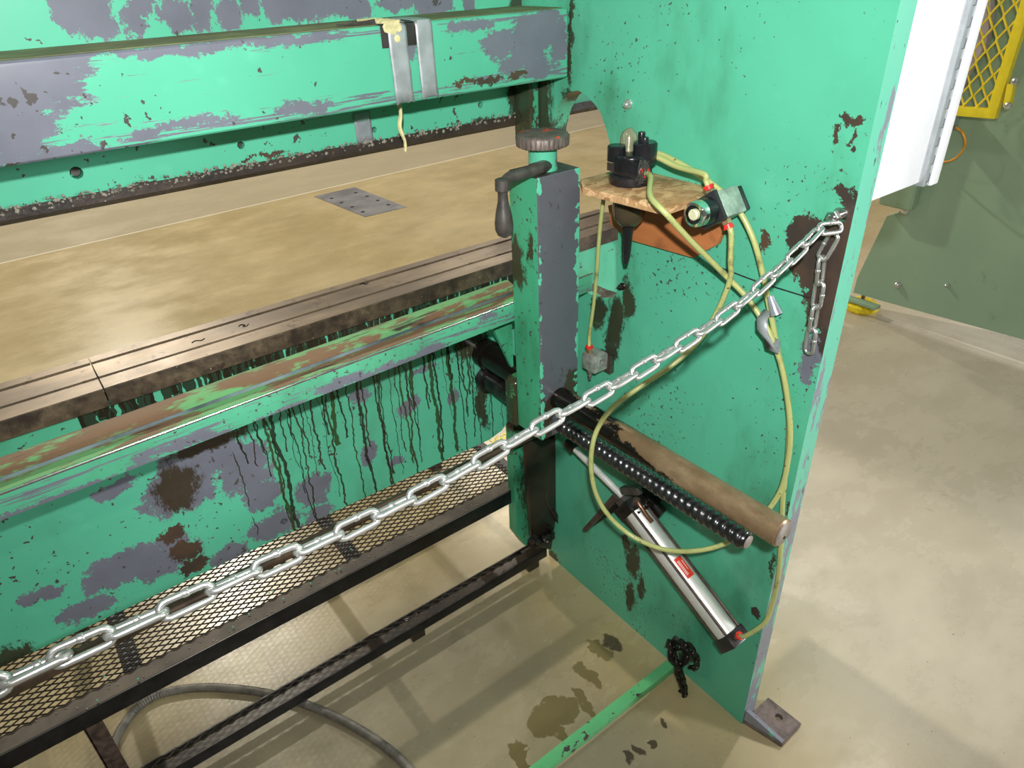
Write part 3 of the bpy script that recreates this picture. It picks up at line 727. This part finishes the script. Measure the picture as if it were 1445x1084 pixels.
for i in range(12):
    x, y = random.uniform(-1.3,-.5), random.uniform(.76,.83); chg.lathe((x,y,PZ+.004),(random.uniform(-.5,.5),0,1),[(0,.002),(.002,.0028),(.003,.001)],4)
o = ch.build('dirt_crumbs', plain('pale_dirt', (.3,.26,.18), .7), pf); o['kind'] = 'stuff'
o = chg.build('paint_flakes', plain('green_flakes', GREEN, .4), pf); o['kind'] = 'stuff'

lt_ = thing('floor_tray', 'black angle iron rail with narrow mesh strip close to the floor', 'tray', (-1.0,.72,0))
ZL = .062; YL = .700
MB().box((-2.3,YL,.030),(-.028,YL+.005,ZL)).build('front_angle', m_black, lt_, bevel=.001)
MB().box((-2.3,YL+.005,ZL-.004),(-.028,YL+.030,ZL)).build('top_flange', m_brownarm, lt_, smooth=0)
expanded(-1.2, -.10, YL+.028, YL+.046, ZL, .032, .0165, .0011, .0016).build('mesh_strip', m_mesh, lt_, smooth=0)
MB().box((-2.3,YL+.047,ZL-.02),(-.028,YL+.051,ZL)).build('rear_bar', m_black, lt_, smooth=0)
for x in (-.48, -1.30, -2.0, -.075):
    MB().box((x-.02,YL+.005,0),(x+.02,YL+.047,ZL-.004)).build('foot_block', m_brownarm, lt_, bevel=.001)

# flexible conduit on the floor
cp = [U(a,b,'z',.011) for a, b in [(150,1110),(165,1040),(205,990),(262,972),(330,972),(400,984),(470,1010),(530,1044),(575,1082),(620,1140)]]
sp_ = spline(cp, 26); rr = [.0112 if i % 2 else .0100 for i in range(len(sp_))]
tag(MB().tube(sp_, rr, 12).build('flexible_conduit', m_conduit), 'grey ribbed flexible conduit curving across the floor below the platforms', 'conduit')

# ================================================================ lower green tube and the black chain
gt_ = U(952,941,'x',-.03)
TY, TZ = gt_.y, gt_.z
tb = thing('green_rail_tube', 'light green square tube rail near the floor running to the side plate', 'rail', (-1,TY,TZ))
MB().box((-2.4,TY,TZ-.024),(-.03,TY+.026,TZ)).build('tube', m_tubeg, tb, bevel=.0015)
MB().cyl((-.03,TY+.013,TZ-.012),(-.0005,TY+.013,TZ-.012),.006,12).build('end_pin', m_greasy, tb)
MB().box((-2.3,TY+.002,0),(-2.27,TY+.024,TZ-.024)).build('leg', m_tubeg, tb)

def link_mesh(L, Wd, r, seg=8, n=6):
    """stadium shaped link along local x"""
    hw = Wd/2-r; hl = L/2-r-hw; pts = []
    for k in range(n+1): a = -PI/2+PI*k/n; pts.append((hl+hw*math.cos(a), hw*math.sin(a), 0))
    for k in range(n+1): a = PI/2+PI*k/n; pts.append((-hl+hw*math.cos(a), hw*math.sin(a), 0))
    mb = MB().tube(pts, r, seg, closed=True)
    mb.lathe((-.004*L/.05,hw,0),(1,0,0),[(0,r*.9),(.001,r*1.25),(.005*L/.05,r*1.22),(.007*L/.05,r*.9)],8)
    return mb
def place(o, p, t, roll, up=Vector((0,0,1))):
    t = t.normalized(); s = t.cross(up)
    if s.length < 1e-4: s = t.orthogonal()
    s.normalize(); n = s.cross(t)
    y = n*math.cos(roll)+s*math.sin(roll); z = t.cross(y)
    m = Matrix.Identity(4)
    for i in range(3): m[i][0], m[i][1], m[i][2], m[i][3] = t[i], y[i], z[i], p[i]
    return m
def chain(root, pts, Lk, Wk, r, pitch, mat, roll0=.35, jitter=.06, start=0.0, proto=None):
    sp = spline(pts, 30); acc = [0]
    for i in range(1,len(sp)): acc.append(acc[-1]+(sp[i]-sp[i-1]).length)
    def at(s):
        for i in range(1,len(sp)):
            if acc[i] >= s: t = (s-acc[i-1])/(acc[i]-acc[i-1]); return sp[i-1].lerp(sp[i],t), (sp[i]-sp[i-1])
        return None
    s = start+pitch/2; k = 0
    while s < acc[-1]:
        p, t = at(s)
        if proto is None:
            proto = link_mesh(Lk,Wk,r).build('chain_link', mat, None, smooth=60); o = proto
        else: o = proto.copy(); COL.objects.link(o)
        o.parent = root; o.matrix_parent_inverse = Matrix.Identity(4)
        m = place(o, p, t, roll0+(PI/2 if k % 2 else 0)+random.uniform(-jitter,jitter))
        o.matrix_local = Matrix.Translation(-Vector(root.location)) @ m
        s += pitch; k += 1
    return proto

# safety chain
bp = U(1174,308,'x',-.022)
hk = thing('chain_bolt', 'shiny bolt holding the safety chain on the side plate near its rear edge', 'bolt', (0,bp.y,bp.z))
MB().lathe((0,bp.y,bp.z),(-1,0,0),[(0,.012),(.002,.012),(.0021,.0065),(.026,.0065),(.027,.005)],18).build('shank', m_chrome, hk)
MB().lathe((-.016,bp.y,bp.z),(-1,0,0),[(0,.0115),(.007,.0115),(.008,.010)],6).build('nut', m_chrome, hk, smooth=20)
bp = Vector((-.011, bp.y, bp.z))
chn = thing('safety_chain', 'bright galvanised chain strung across the opening, spare tail hanging at its bolt', 'chain', bp)
pts = [(-.016,bp.y-.012,bp.z-.012),(-.06,.016,1.237),(-.12,.012,1.2165)]
def on0(px,py,y=0.0): q = U(px,py,'y',y); return (q.x,q.y,q.z)
pts += [on0(1030,440,.006),on0(900,524,.003),on0(765,600),on0(620,683),on0(470,757),on0(340,815),on0(215,870),on0(68,934),on0(0,966),(-1.45,0,1.158),(-1.9,.01,1.225),(-2.3,.02,1.33)]
proto = chain(chn, pts, .0525, .0215, .0033, .0405, m_chain, roll0=.45, jitter=.10)
tail = [(-.012,bp.y-.004,bp.z-.028)]+[tuple(U(a,b,'x',-.014)) for a, b in [(1161,365),(1155,412),(1148,452),(1143,484)]]
chain(chn, tail, .0525, .0215, .0033, .0405, m_chain, roll0=.1, jitter=.1, proto=proto)

# black chain knotted round a bolt at the tube end
kb = U(956,901,'x',-.03)
bolt('knot_bolt', 'small oily bolt above the knotted black chain at the tube end', 955, 901, .0055, .040, m_iron)
kc = thing('knotted_black_chain', 'oily black chain knotted around a bolt where the green tube meets the plate', 'chain', (-.03,kb.y,kb.z))
C0 = U(957,925,'x',-.04)
loop = []
for k in range(12):
    a = 2*PI*k/11; loop.append(C0+Vector((random.uniform(-.008,.006), .024*math.cos(a), .030*math.sin(a)+.008)))
pr = chain(kc, loop, .036, .023, .0048, .0245, m_dkchain, roll0=.8, jitter=.5)
chain(kc, [U(944,905,'x',-.055),U(950,925,'x',-.062),U(957,945,'x',-.062),U(962,960,'x',-.055)], .036,.023,.0048,.0235, m_dkchain, jitter=.5, proto=pr)
chain(kc, [U(962,905,'x',-.045),U(975,918,'x',-.055),U(984,938,'x',-.045),U(975,942,'x',-.03)], .036,.023,.0048,.0235, m_dkchain, jitter=.5, proto=pr)
chain(kc, [U(957,940,'x',-.055),U(962,962,'x',-.055),U(965,978,'x',-.05),U(950,984,'x',-.05),U(953,998,'x',-.045),U(967,992,'x',-.04)], .036,.023,.0048,.0235, m_dkchain, jitter=.4, proto=pr)

# ================================================================ shelf
SZ = 1.2405
sh = thing('osb_shelf', 'small strand board shelf fixed to the side plate holding the air filter', 'shelf', (-.001,.35,SZ-.012))
S = [U(822,264,'z',SZ),U(866,275,'z',SZ),U(937,292.6,'z',SZ),U(960,285,'z',SZ)]
bd = MB().prism([(-.0012,.462),(-.127,.462),(S[0].x,S[0].y),(S[1].x,S[1].y),(S[2].x,S[2].y-.004),(S[3].x,S[3].y-.003),(-.0012,.232)], 'z', SZ-.0135, SZ).build('shelf_board', m_osb, sh, bevel=.001)
BXx, BYy = -.092, .372     # filter axis
G = [U(858,290,'x',-.012),U(862,318,'x',-.012),U(893,340,'x',-.012),U(978,364,'x',-.012),U(1012,345,'x',-.012),U(1022,322,'x',-.012),U(1015,285,'x',-.012)]
MB().prism([(p.y, min(p.z, SZ-.0145)) for p in G], 'x', -.0125, -.0012).build('plywood_backing', m_ply, sh, bevel=.0008)

# ---- air filter and lubricator
q = U(885,262,'z',SZ); BXx, BYy = q.x+.018, q.y+.010
fi = thing('air_filter', 'black air filter with clear dome on top and smoked bowl hanging under the shelf', 'air filter', (BXx,BYy,SZ))
MB().lathe((BXx,BYy,SZ+.0005),(0,0,1),[(0,.0375),(.004,.039),(.016,.039),(.018,.036),(.019,.034)],32).build('base_ring', m_blackp, fi)
body = MB(); body.lathe((BXx,BYy,SZ+.0195),(0,0,1),[(0,.034),(.030,.034),(.034,.031)],30)
body.box((BXx-.028,BYy-.040,SZ+.018),(BXx+.012,BYy+.005,SZ+.046))
body.build('body', m_blackp, fi, bevel=.0015)
MB().lathe((BXx-.020,BYy+.018,SZ+.040),(0,0,1),[(0,.0165),(.024,.0165),(.0265,.0145)],22).build('plug_boss', m_blackp, fi)
MB().lathe((BXx+.012,BYy-.020,SZ+.040),(0,0,1),[(0,.0215),(.030,.0215),(.033,.019)],24).build('cap_boss', m_blackp, fi)
MB().lathe((BXx+.010,BYy-.012,SZ+.073),(0,0,1),[(0,.0065),(.014,.0065),(.016,.0055)],12).build('adjusting_knob', m_blackp, fi)
MB().lathe((BXx+.004,BYy-.026,SZ+.073),(0,0,1),[(0,.0065),(.008,.0065),(.010,.0055)],12).build('adjusting_knob', m_blackp, fi)
MB().lathe((BXx+.012,BYy+.020,SZ+.048),(0,0,1),[(0,.019),(.008,.018),(.012,.0165),(.028,.0155),(.036,.012),(.041,.006),(.043,.003)],24).build('sight_dome', m_dome, fi)
MB().box((BXx-.0345,BYy+.008,SZ+.024),(BXx-.0335,BYy+.026,SZ+.038)).build('rating_plate', m_rod, fi)
MB().lathe((BXx-.012,BYy-.039,SZ+.030),(-.3,-1,0),[(0,.011),(.006,.011),(.0065,.009)],6).build('port_nut', m_bolt, fi, smooth=20)
MB().lathe((BXx-.014,BYy-.0455,SZ+.030),(-.3,-1,0),[(0,.0085),(.006,.0085),(.0065,.006)],18).build('release_collar', m_red, fi)
MB().lathe((BXx,BYy,SZ-.014),(0,0,-1),[(0,.031),(.010,.031),(.040,.030),(.052,.027),(.062,.019),(.066,.010)],30).build('bowl', m_smoke, fi)
MB().lathe((BXx,BYy,SZ-.014),(0,0,-1),[(0,.0255),(.030,.0255),(.046,.023),(.056,.015)],20).build('filter_element', plain('brown_oil_fill', (.05,.03,.018), .3), fi)
MB().lathe((BXx,BYy,SZ-.080),(0,0,-1),[(0,.012),(.006,.012),(.010,.010),(.06,.0075),(.075,.004)],14).build('drain_tube', m_blackp, fi)
sw = MB()
for i in range(16):
    s0 = Vector((BXx-.020+random.uniform(-.008,.008),BYy-.044+random.uniform(-.008,.006),SZ+.046+random.uniform(-.006,.006)))
    sw.tube(spline([s0,s0+Vector((random.uniform(-.01,.01),-.006,-.012)),s0+Vector((random.uniform(-.014,.01),-.004,-.032))],3), .0009, 5)
sw.build('metal_shavings', m_iron, fi)

# ---- push button valve
va = thing('push_button_valve', 'pale green air valve with large black and chrome push button beside the shelf', 'valve', U(1000,300,'x',-.07))
VC = U(1019,291,'x',-.048)
bf = U(976,304,'x',-.125)                       # front of the button
axv = (bf-VC).normalized()
# orthonormal frame: axv towards the button
upv = (Vector((0,0,1))-axv*axv.z).normalized(); sdv = axv.cross(upv).normalized()
def vbox(mb, c, l, w, h, roll=0.0):
    uu = upv*math.cos(roll)+sdv*math.sin(roll)
    return mb.obox(c-axv*l/2, c+axv*l/2, w, h, up=uu)
R_ = .62
vbox(MB(), VC, .054, .046, .046, R_).build('valve_body', m_valve, va, bevel=.004, bseg=3)
vbox(MB(), VC-axv*.033, .012, .042, .042, R_).build('rear_cap', m_blackp, va, bevel=.002)
vbox(MB(), VC+axv*.031, .008, .048, .050, R_).build('front_flange', m_ivory, va, bevel=.001)
MB().lathe(VC+axv*.037, axv, [(0,.0225),(.014,.0215),(.020,.0205)], 26).build('button_housing', m_blackp, va)
MB().lathe(VC+axv*.055, axv, [(0,.0195),(.002,.0212),(.014,.0212),(.018,.0195),(.0185,.0155),(.012,.015)], 32).build('chrome_ring', m_chrome, va)
MB().lathe(VC+axv*.063, axv, [(0,.0150),(.0045,.0150)], 26).build('button_recess', m_blackp, va)
MB().lathe(VC+axv*.066, axv, [(0,.0092),(.008,.0092),(.0095,.0075),(.0085,.005)], 22).build('push_button', m_cream, va)
fd = -(upv*math.cos(R_)+sdv*math.sin(R_))
fl0 = VC+fd*.022+axv*.004; fu0 = VC-fd*.022+axv*.014
for nm, p, dd in (('lower', fl0, fd), ('upper', fu0, -fd)):
    MB().lathe(p, dd, [(0,.0085),(.009,.0085),(.010,.007)], 6).build('fitting', m_brass, va, smooth=20)
    MB().lathe(p+dd*.010, dd, [(0,.0078),(.003,.0078),(.0035,.0092),(.007,.0092),(.0075,.006)], 18).build('release_collar', m_red, va)
FU, FL = fu0-fd*.016, fl0+fd*.016

# ---- small fitting block
FBc = U(840,507,'x',-.032)
fb = thing('exhaust_valve_block', 'small grey steel air fitting block on the side plate right of the post', 'valve block', FBc)
blk = MB().box((FBc.x-.022,FBc.y-.022,FBc.z-.022),(FBc.x+.018,FBc.y+.020,FBc.z+.018)).build('block', m_alu, fb, bevel=.002)
hole(blk, MB().cyl((FBc.x+.001,FBc.y-.04,FBc.z-.001),(FBc.x+.001,FBc.y-.004,FBc.z-.001),.0095,18))
MB().box((FBc.x+.018,FBc.y-.030,FBc.z-.034),(-.0005,FBc.y+.012,FBc.z+.012)).build('mounting_bracket', m_rod, fb, bevel=.001)
MB().lathe(FBc+Vector((-.010,.006,-.022)),(0,0,-1),[(0,.007),(.010,.0065),(.011,.0045),(.018,.0045),(.019,.0055),(.024,.0035),(.030,.003)],12).build('barbed_nipple', m_steel, fb)
MB().lathe(FBc+Vector((-.010,.010,.0175)),(0,0,1),[(0,.0085),(.010,.0085),(.012,.007)],6).build('fitting', m_brass, fb, smooth=20)
MB().lathe(FBc+Vector((-.010,.010,.028)),(0,0,1),[(0,.0075),(.003,.009),(.006,.009),(.007,.006)],16).build('release_collar', m_red, fb)
FBt = FBc+Vector((-.010,.010,.034))

# ================================================================ air cylinder
HR = U(862,692,'x',-.085)   # head end, rod side
cyl = thing('air_cylinder', 'silver air cylinder with tie rods and red sticker slanting along the side plate', 'air cylinder', HR)
c0, c1 = U(897,722,'x',-.062), U(1026,893,'x',-.052)
ax = (c1-c0).normalized(); L = (c1-c0).length
n_ = Vector((-1,0,0)); n_ = (n_-ax*n_.dot(ax)).normalized(); s_ = ax.cross(n_)
rad = .0255
MB().lathe(c0, ax, [(0,rad),(L,rad)], 40).build('barrel', m_barrel, cyl)
hh = .054
MB().obox(c0-ax*.030, c0, hh, hh, up=n_).build('head_cap', m_greasy, cyl, bevel=.002)
MB().obox(c1, c1+ax*.030, hh, hh, up=n_).build('end_cap', plain('dark_end_cap_steel', (.045,.04,.042), .28, .5), cyl, bevel=.002)
for a in (-1,1):
    for b in (-1,1):
        o_ = n_*a*(rad*.80)+s_*b*(rad*.80)
        MB().cyl(c0+o_-ax*.002, c1+o_+ax*.002, .0033, 10).build('tie_rod', m_rod, cyl)
rod_end = U(812,634,'x',-.075)
MB().cyl(c0-ax*.028, rod_end, .0085, 18).build('piston_rod', m_rodb, cyl)
MB().obox(c0-ax*.030, c0-ax*.044, .032, .040, up=n_).build('rod_gland', m_iron, cyl, bevel=.002)
MB().obox(rod_end, rod_end+(rod_end-c0).normalized()*.03, .024, .024, up=n_).build('clevis', m_greasy, cyl, bevel=.003)
# label: curved patch on the barrel with pale lettering strokes
def patch(ang0, ang1, h0, h1, r, mat, name, parent, bow=0.0):
    vs = []; na = 8
    for h in (h0, h1):
        for k in range(na+1):
            a = ang0+(ang1-ang0)*k/na; vs.append(c0+ax*h+(n_*math.cos(a)+s_*math.sin(a))*r)
    for h in (h0, h1):
        for k in range(na+1):
            a = ang0+(ang1-ang0)*k/na; vs.append(c0+ax*h+(n_*math.cos(a)+s_*math.sin(a))*(r-.0004))
    m = na+1; fs = [(k,k+1,m+k+1,m+k) for k in range(na)]+[(2*m+k,3*m+k,3*m+k+1,2*m+k+1) for k in range(na)]
    fs += [(0,m,3*m,2*m),(na,2*m+na,3*m+na,m+na)]+[(k,2*m+k,2*m+k+1,k+1) for k in range(na)]+[(m+k,m+k+1,3*m+k+1,3*m+k) for k in range(na)]
    return MB().add(vs, fs).build(name, mat, parent, smooth=60)
sgn = 1 if (s_.z > 0) else -1
lab = patch(sgn*1.05, sgn*1.85, L*.42, L*.42+.050, rad+.0009, m_label, 'sticker', cyl)
for i in range(9):
    hq = L*.42+.008+i*.0040
    patch(sgn*1.18, sgn*1.42, hq, hq+.0024, rad+.0013, m_labelw, 'print_stroke', lab)
patch(sgn*1.60, sgn*1.66, L*.42+.010, L*.42+.034, rad+.0013, m_labelw, 'print_line', lab)
# port elbow on head cap, copper coloured pipe
sv = s_*sgn
e0 = c0-ax*.016+sv*.027+n_*.004
MB().tube(spline([e0, e0+sv*.012-ax*.003+n_*.003, e0+sv*.015+ax*.012+n_*.005, e0+sv*.010+ax*.040+n_*.004, e0+sv*.006+ax*.058],6), .0052, 12).build('bent_pipe', plain('brown_copper_pipe', (.22,.11,.07), .3, .7), cyl)
MB().lathe(e0, sv, [(0,.010),(.012,.010),(.014,.007)], 6).build('elbow_nut', m_iron, cyl, smooth=20)
pe = c1+ax*.015+sv*.027+n_*.006
MB().lathe(pe, sv, [(0,.008),(.007,.008),(.008,.007)], 6).build('fitting', m_brass, cyl, smooth=20)
MB().lathe(pe+sv*.008, sv, [(0,.007),(.002,.009),(.006,.009),(.007,.006)], 16).build('release_collar', m_red, cyl)
PEt = pe+sv*.015
# mounting bracket with pointed blade
mb_ = thing('cylinder_bracket', 'oily black mounting bracket with a pointed blade at the top of the air cylinder', 'bracket', c0)
bq = [U(a,b,'x',-.030) for a, b in [(938,722),(905,690),(885,688),(862,702),(824,745),(828,749),(868,722),(880,735),(905,760)]]
MB().prism([(p.y,p.z) for p in bq], 'x', -.034, -.022).build('bracket_plate', m_greasy, mb_, bevel=.001)
bl = [U(a,b,'x',-.075) for a, b in [(866,697),(874,704),(830,749),(823,747)]]
MB().prism([(p.y,p.z) for p in bl], 'x', -.080, -.074).build('pointed_blade', m_rod, mb_, bevel=.0008)
pz = U(915,715,'x',-.02); MB().box((-.075,pz.y-.02,pz.z-.02),(-.001,pz.y+.03,pz.z+.025)).build('mounting_block', m_brownarm, mb_, bevel=.002)
p_ = U(893,692,'x',-.09); MB().obox(p_+Vector((0,.03,-.018)), p_+Vector((0,-.02,.012)), .016, .018).build('clamp_bar', m_iron, mb_, bevel=.002)

# ================================================================ air tubes
HRr = .0049
def hose(label, pts, r=HRr):
    return tag(MB().tube(spline(pts, 10), r, 12).build('air_tube', m_hose), label, 'air tube', 'yellowed air tubes')
FP = Vector((BXx-.016,BYy-.050,SZ+.030))
def h(px, py, x): return U(px,py,'x',x)
hose('yellowed air tube from the filter port looping round the guide bar to the button valve',
     [FP, FP+Vector((-.006,-.018,-.003)), h(918,277,-.160), h(940,302,-.168), h(975,340,-.120), h(1020,385,-.055), h(1058,425,-.03), h(1088,475,-.025), h(1106,530,-.025), h(1115,600,-.022), h(1112,650,-.022), h(1100,695,-.03),
      h(1070,735,-.06), h(1030,764,-.10), h(985,777,-.14), h(935,775,-.17), h(885,752,-.20), h(850,715,-.225), h(835,670,-.24), h(838,620,-.24), h(860,580,-.215), h(900,548,-.17), h(945,518,-.11), h(985,482,-.065), h(1012,440,-.05),
      h(1030,395,-.05), h(1031,365,-.055), FL+fd*.010, FL-fd*.002])
hose('yellowed air tube running down beside the plate edge to the air cylinder',
     [h(905,214,-.05), h(930,217,-.03), h(962,232,-.028), h(1000,256,-.028), h(1038,291,-.026), h(1062,335,-.022), h(1076,385,-.018), h(1084,425,-.018), h(1092,465,-.016), h(1103,520,-.012), h(1113,585,-.010), h(1112,640,-.010),
      h(1105,700,-.010), h(1102,760,-.010), h(1098,815,-.012), h(1088,858,-.018), h(1078,880,-.032), PEt+sv*.012+Vector((0,-.006,0)), PEt-sv*.002])
hose('short dirty yellow air tube from the filter to the top of the button valve',
     [h(903,218,-.062), h(925,221,-.052), h(955,235,-.050), FU-fd*.022, FU-fd*.010, FU+fd*.002])
hose('straight thin yellow air tube hanging from the shelf to the fitting block',
     [U(852,284,'x',-.10)+Vector((0,0,.012)), h(846,330,-.080), h(840,410,-.055), FBt+Vector((0,0,.03)), FBt-Vector((0,0,.002))], .0040)
# tape flag on the tube
tf = thing('tape_flag', 'silver tape ferrule with loose curled tape flag on the air tube', 'tape', h(1090,440,-.02))
a0, a1 = h(1087,418,-.022), h(1096,444,-.022)
MB().lathe(a0, a1-a0, [(0,.0055),((a1-a0).length,.011),((a1-a0).length*.99,.009)], 18).build('ferrule', m_tapes, tf)
vs = []
for (px, py, x), w in zip([(1082,438,-.03),(1075,452,-.05),(1076,468,-.055),(1084,482,-.04),(1090,496,-.045),(1094,488,-.03),(1096,478,-.022)], [.006,.010,.011,.009,.012,.010,.007]):
    p = h(px,py,x); vs += [p+Vector((0,w,0)), p-Vector((0,w,0))]
fs = [(2*i,2*i+1,2*i+3,2*i+2) for i in range(6)]
o = MB().add(vs, fs).build('loose_tape', m_tape, tf, smooth=60); s = o.modifiers.new('thickness','SOLIDIFY'); s.thickness = .0008

# ================================================================ white cabinet on the outer face
cb = thing('electrical_cabinet', 'white electrical cabinet with piano hinge mounted behind the plate edge', 'cabinet', (.14,.2,1.262))
MB().box((.0455,.002,1.262),(.196,.45,2.05)).build('cabinet_body', m_white, cb, bevel=.002)
MB().box((.193,-.0045,1.256),(.2125,.012,2.05)).build('hinge_leaf', m_hinge, cb, bevel=.001)
hg = MB()
for i in range(28):
    z = 1.262+i*.028; hg.box((.199,-.0052,z),(.2065,-.004,z+.0012)); hg.box((.2062,-.0052,z),(.2072,-.004,z+.014))
hg.build('hinge_knuckle_gaps', m_hingeg, cb, smooth=0)
MB().box((.2125,-.0075,1.254),(.238,.45,2.05)).build('door', m_white, cb, bevel=.003)

# ================================================================ olive machine behind
om = thing('olive_machine', 'olive green machine panel standing on the floor behind the white cabinet', 'machine', (2.3,.3,0))
MB().prism([(1.016,.495),(1.087,.164),(1.090,.083),(.926,.088),(.324,.118),(-1.6,.118),(-1.6,2.3),(.90,2.3),(.93,.60),(.97,.52)], 'x', 2.30, 2.36).build('side_panel', m_olive, om, smooth=0)
q = U(1262,270,'x',2.26)
MB().box((2.24,q.y-.10,q.z-.07),(2.2995,q.y+.055,q.z+.5)).build('corner_box', m_olive, om, bevel=.02, bseg=3)
for a, b, r in [(1278,296,.020),(1267,402,.015),(1337,402,.009)]:
    p = U(a,b,'x',2.299); MB().lathe((2.2995,p.y,p.z),(-1,0,0),[(0,r*1.2),(.008,r*1.1),(.016,r*.8),(.020,r*.3)],12).build('bolt_head', m_bolt, om)
MB().box((2.30,.75,.118),(2.9,-1.5,1.6)).build('inner_body', m_olive, om, smooth=0) if False else None
fp = U(1228,418,'z',.055)
MB().box((fp.x-.13,fp.y-.10,.050),(2.299,fp.y+.10,.066)).build('foot_flange', m_olive, om, bevel=.003)
lp = thing('levelling_pad', 'yellow round levelling pad under the olive machine foot', 'levelling pad', (fp.x-.06,fp.y,0))
MB().lathe((fp.x-.06,fp.y+.005,0),(0,0,1),[(0,.074),(.012,.082),(.030,.080),(.042,.066),(.046,.03)],28).build('pad', m_yellowd, lp)
MB().lathe((fp.x-.06,fp.y+.005,.046),(0,0,1),[(0,.010),(.10,.010),(.101,.018),(.12,.018)],12).build('levelling_bolt', m_brass, lp)

# ================================================================ yellow guard
GX = 2.12
gd = thing('yellow_mesh_guard', 'safety yellow framed diamond mesh guard in the upper right corner', 'guard', (GX,.8,1.0))
g0, g1, g2, g3 = U(1300,152,'x',GX), U(1401,160,'x',GX), U(1451,0,'x',GX), U(1330,0,'x',GX)
fw = .030
MB().obox(g0, g1+(g1-g0).normalized()*.016, fw, .034, up=(0,0,1)).build('bottom_bar', m_yellow, gd, bevel=.001)
g2b = g1+(g2-g1)*1.6
MB().obox(g1+(g1-g2).normalized()*.016, g2b, .034, fw+.003, up=(1,0,0)).build('side_bar', m_yellow, gd, bevel=.001)
lat = MB(); yl0, zl0 = g1.y+.014, g1.z+.014; dy, dz = .048, .078
ynorm = (g2.y-g1.y)/(g2.z-g1.z)
for i in range(-14, 16):
    for sg in (-1, 1):
        pts = []
        for k in range(0, 15):
            z = zl0+k*dz/2; y = yl0 + i*dy + ((k % 2)*dy/2)*sg + ynorm*(z-zl0)
            lim = yl0+ynorm*(z-zl0)
            if y >= lim-.001 and y < lim+.5: pts.append((GX+.004*sg,y,z))
            elif len(pts) > 1: break
            else: pts = []
        if len(pts) > 1: lat.tube(pts, .0042, 6)
lat.build('diamond_mesh', m_yellow, gd, smooth=60)
hb = [U(1428,118,'x',GX),U(1422,150,'x',GX)]
MB().obox(hb[0], hb[1], .022, .03, up=(1,0,0)).build('latch', m_yellow, gd, bevel=.002)
for p in (U(1433,115,'x',GX-.02),U(1423,149,'x',GX-.02)):
    MB().lathe(p,(-1,0,0),[(0,.013),(.010,.012),(.014,.006)],10).build('latch_bolt', m_bolt, gd)
fm = [U(1372,100,'x',2.27),U(1395,60,'x',2.27),U(1402,20,'x',2.27),U(1400,-20,'x',2.27),U(1340,-20,'x',2.27),U(1345,110,'x',2.27),U(1358,128,'x',2.27)]
tag(MB().prism([(p.y,p.z) for p in fm],'x',2.25,2.29).build('plastic_cover', m_film, None, bevel=.004), 'crumpled pale plastic cover behind the yellow mesh guard', 'cover')
oc = thing('orange_cable', 'thin orange cable looping below the yellow guard on the olive panel', 'cable', U(1350,182,'x',2.2))
MB().tube(spline([U(1349,180,'x',2.2),U(1359,188,'x',2.19),U(1362,205,'x',2.18),U(1350,222,'x',2.18),U(1330,228,'x',2.2),U(1305,215,'x',2.25)],8), .0042, 8).build('cable', m_orange, oc)
p = U(1347,179,'x',2.2); MB().lathe(p+Vector((0,.03,.0)),(0,-1,0),[(0,.012),(.02,.012),(.021,.009),(.03,.009)],10).build('connector', m_brass, oc)
MB().box((2.2,p.y+.03,p.z-.03),(2.299,p.y+.07,p.z+.08)).build('sensor_bracket', m_hinge, oc, bevel=.002)
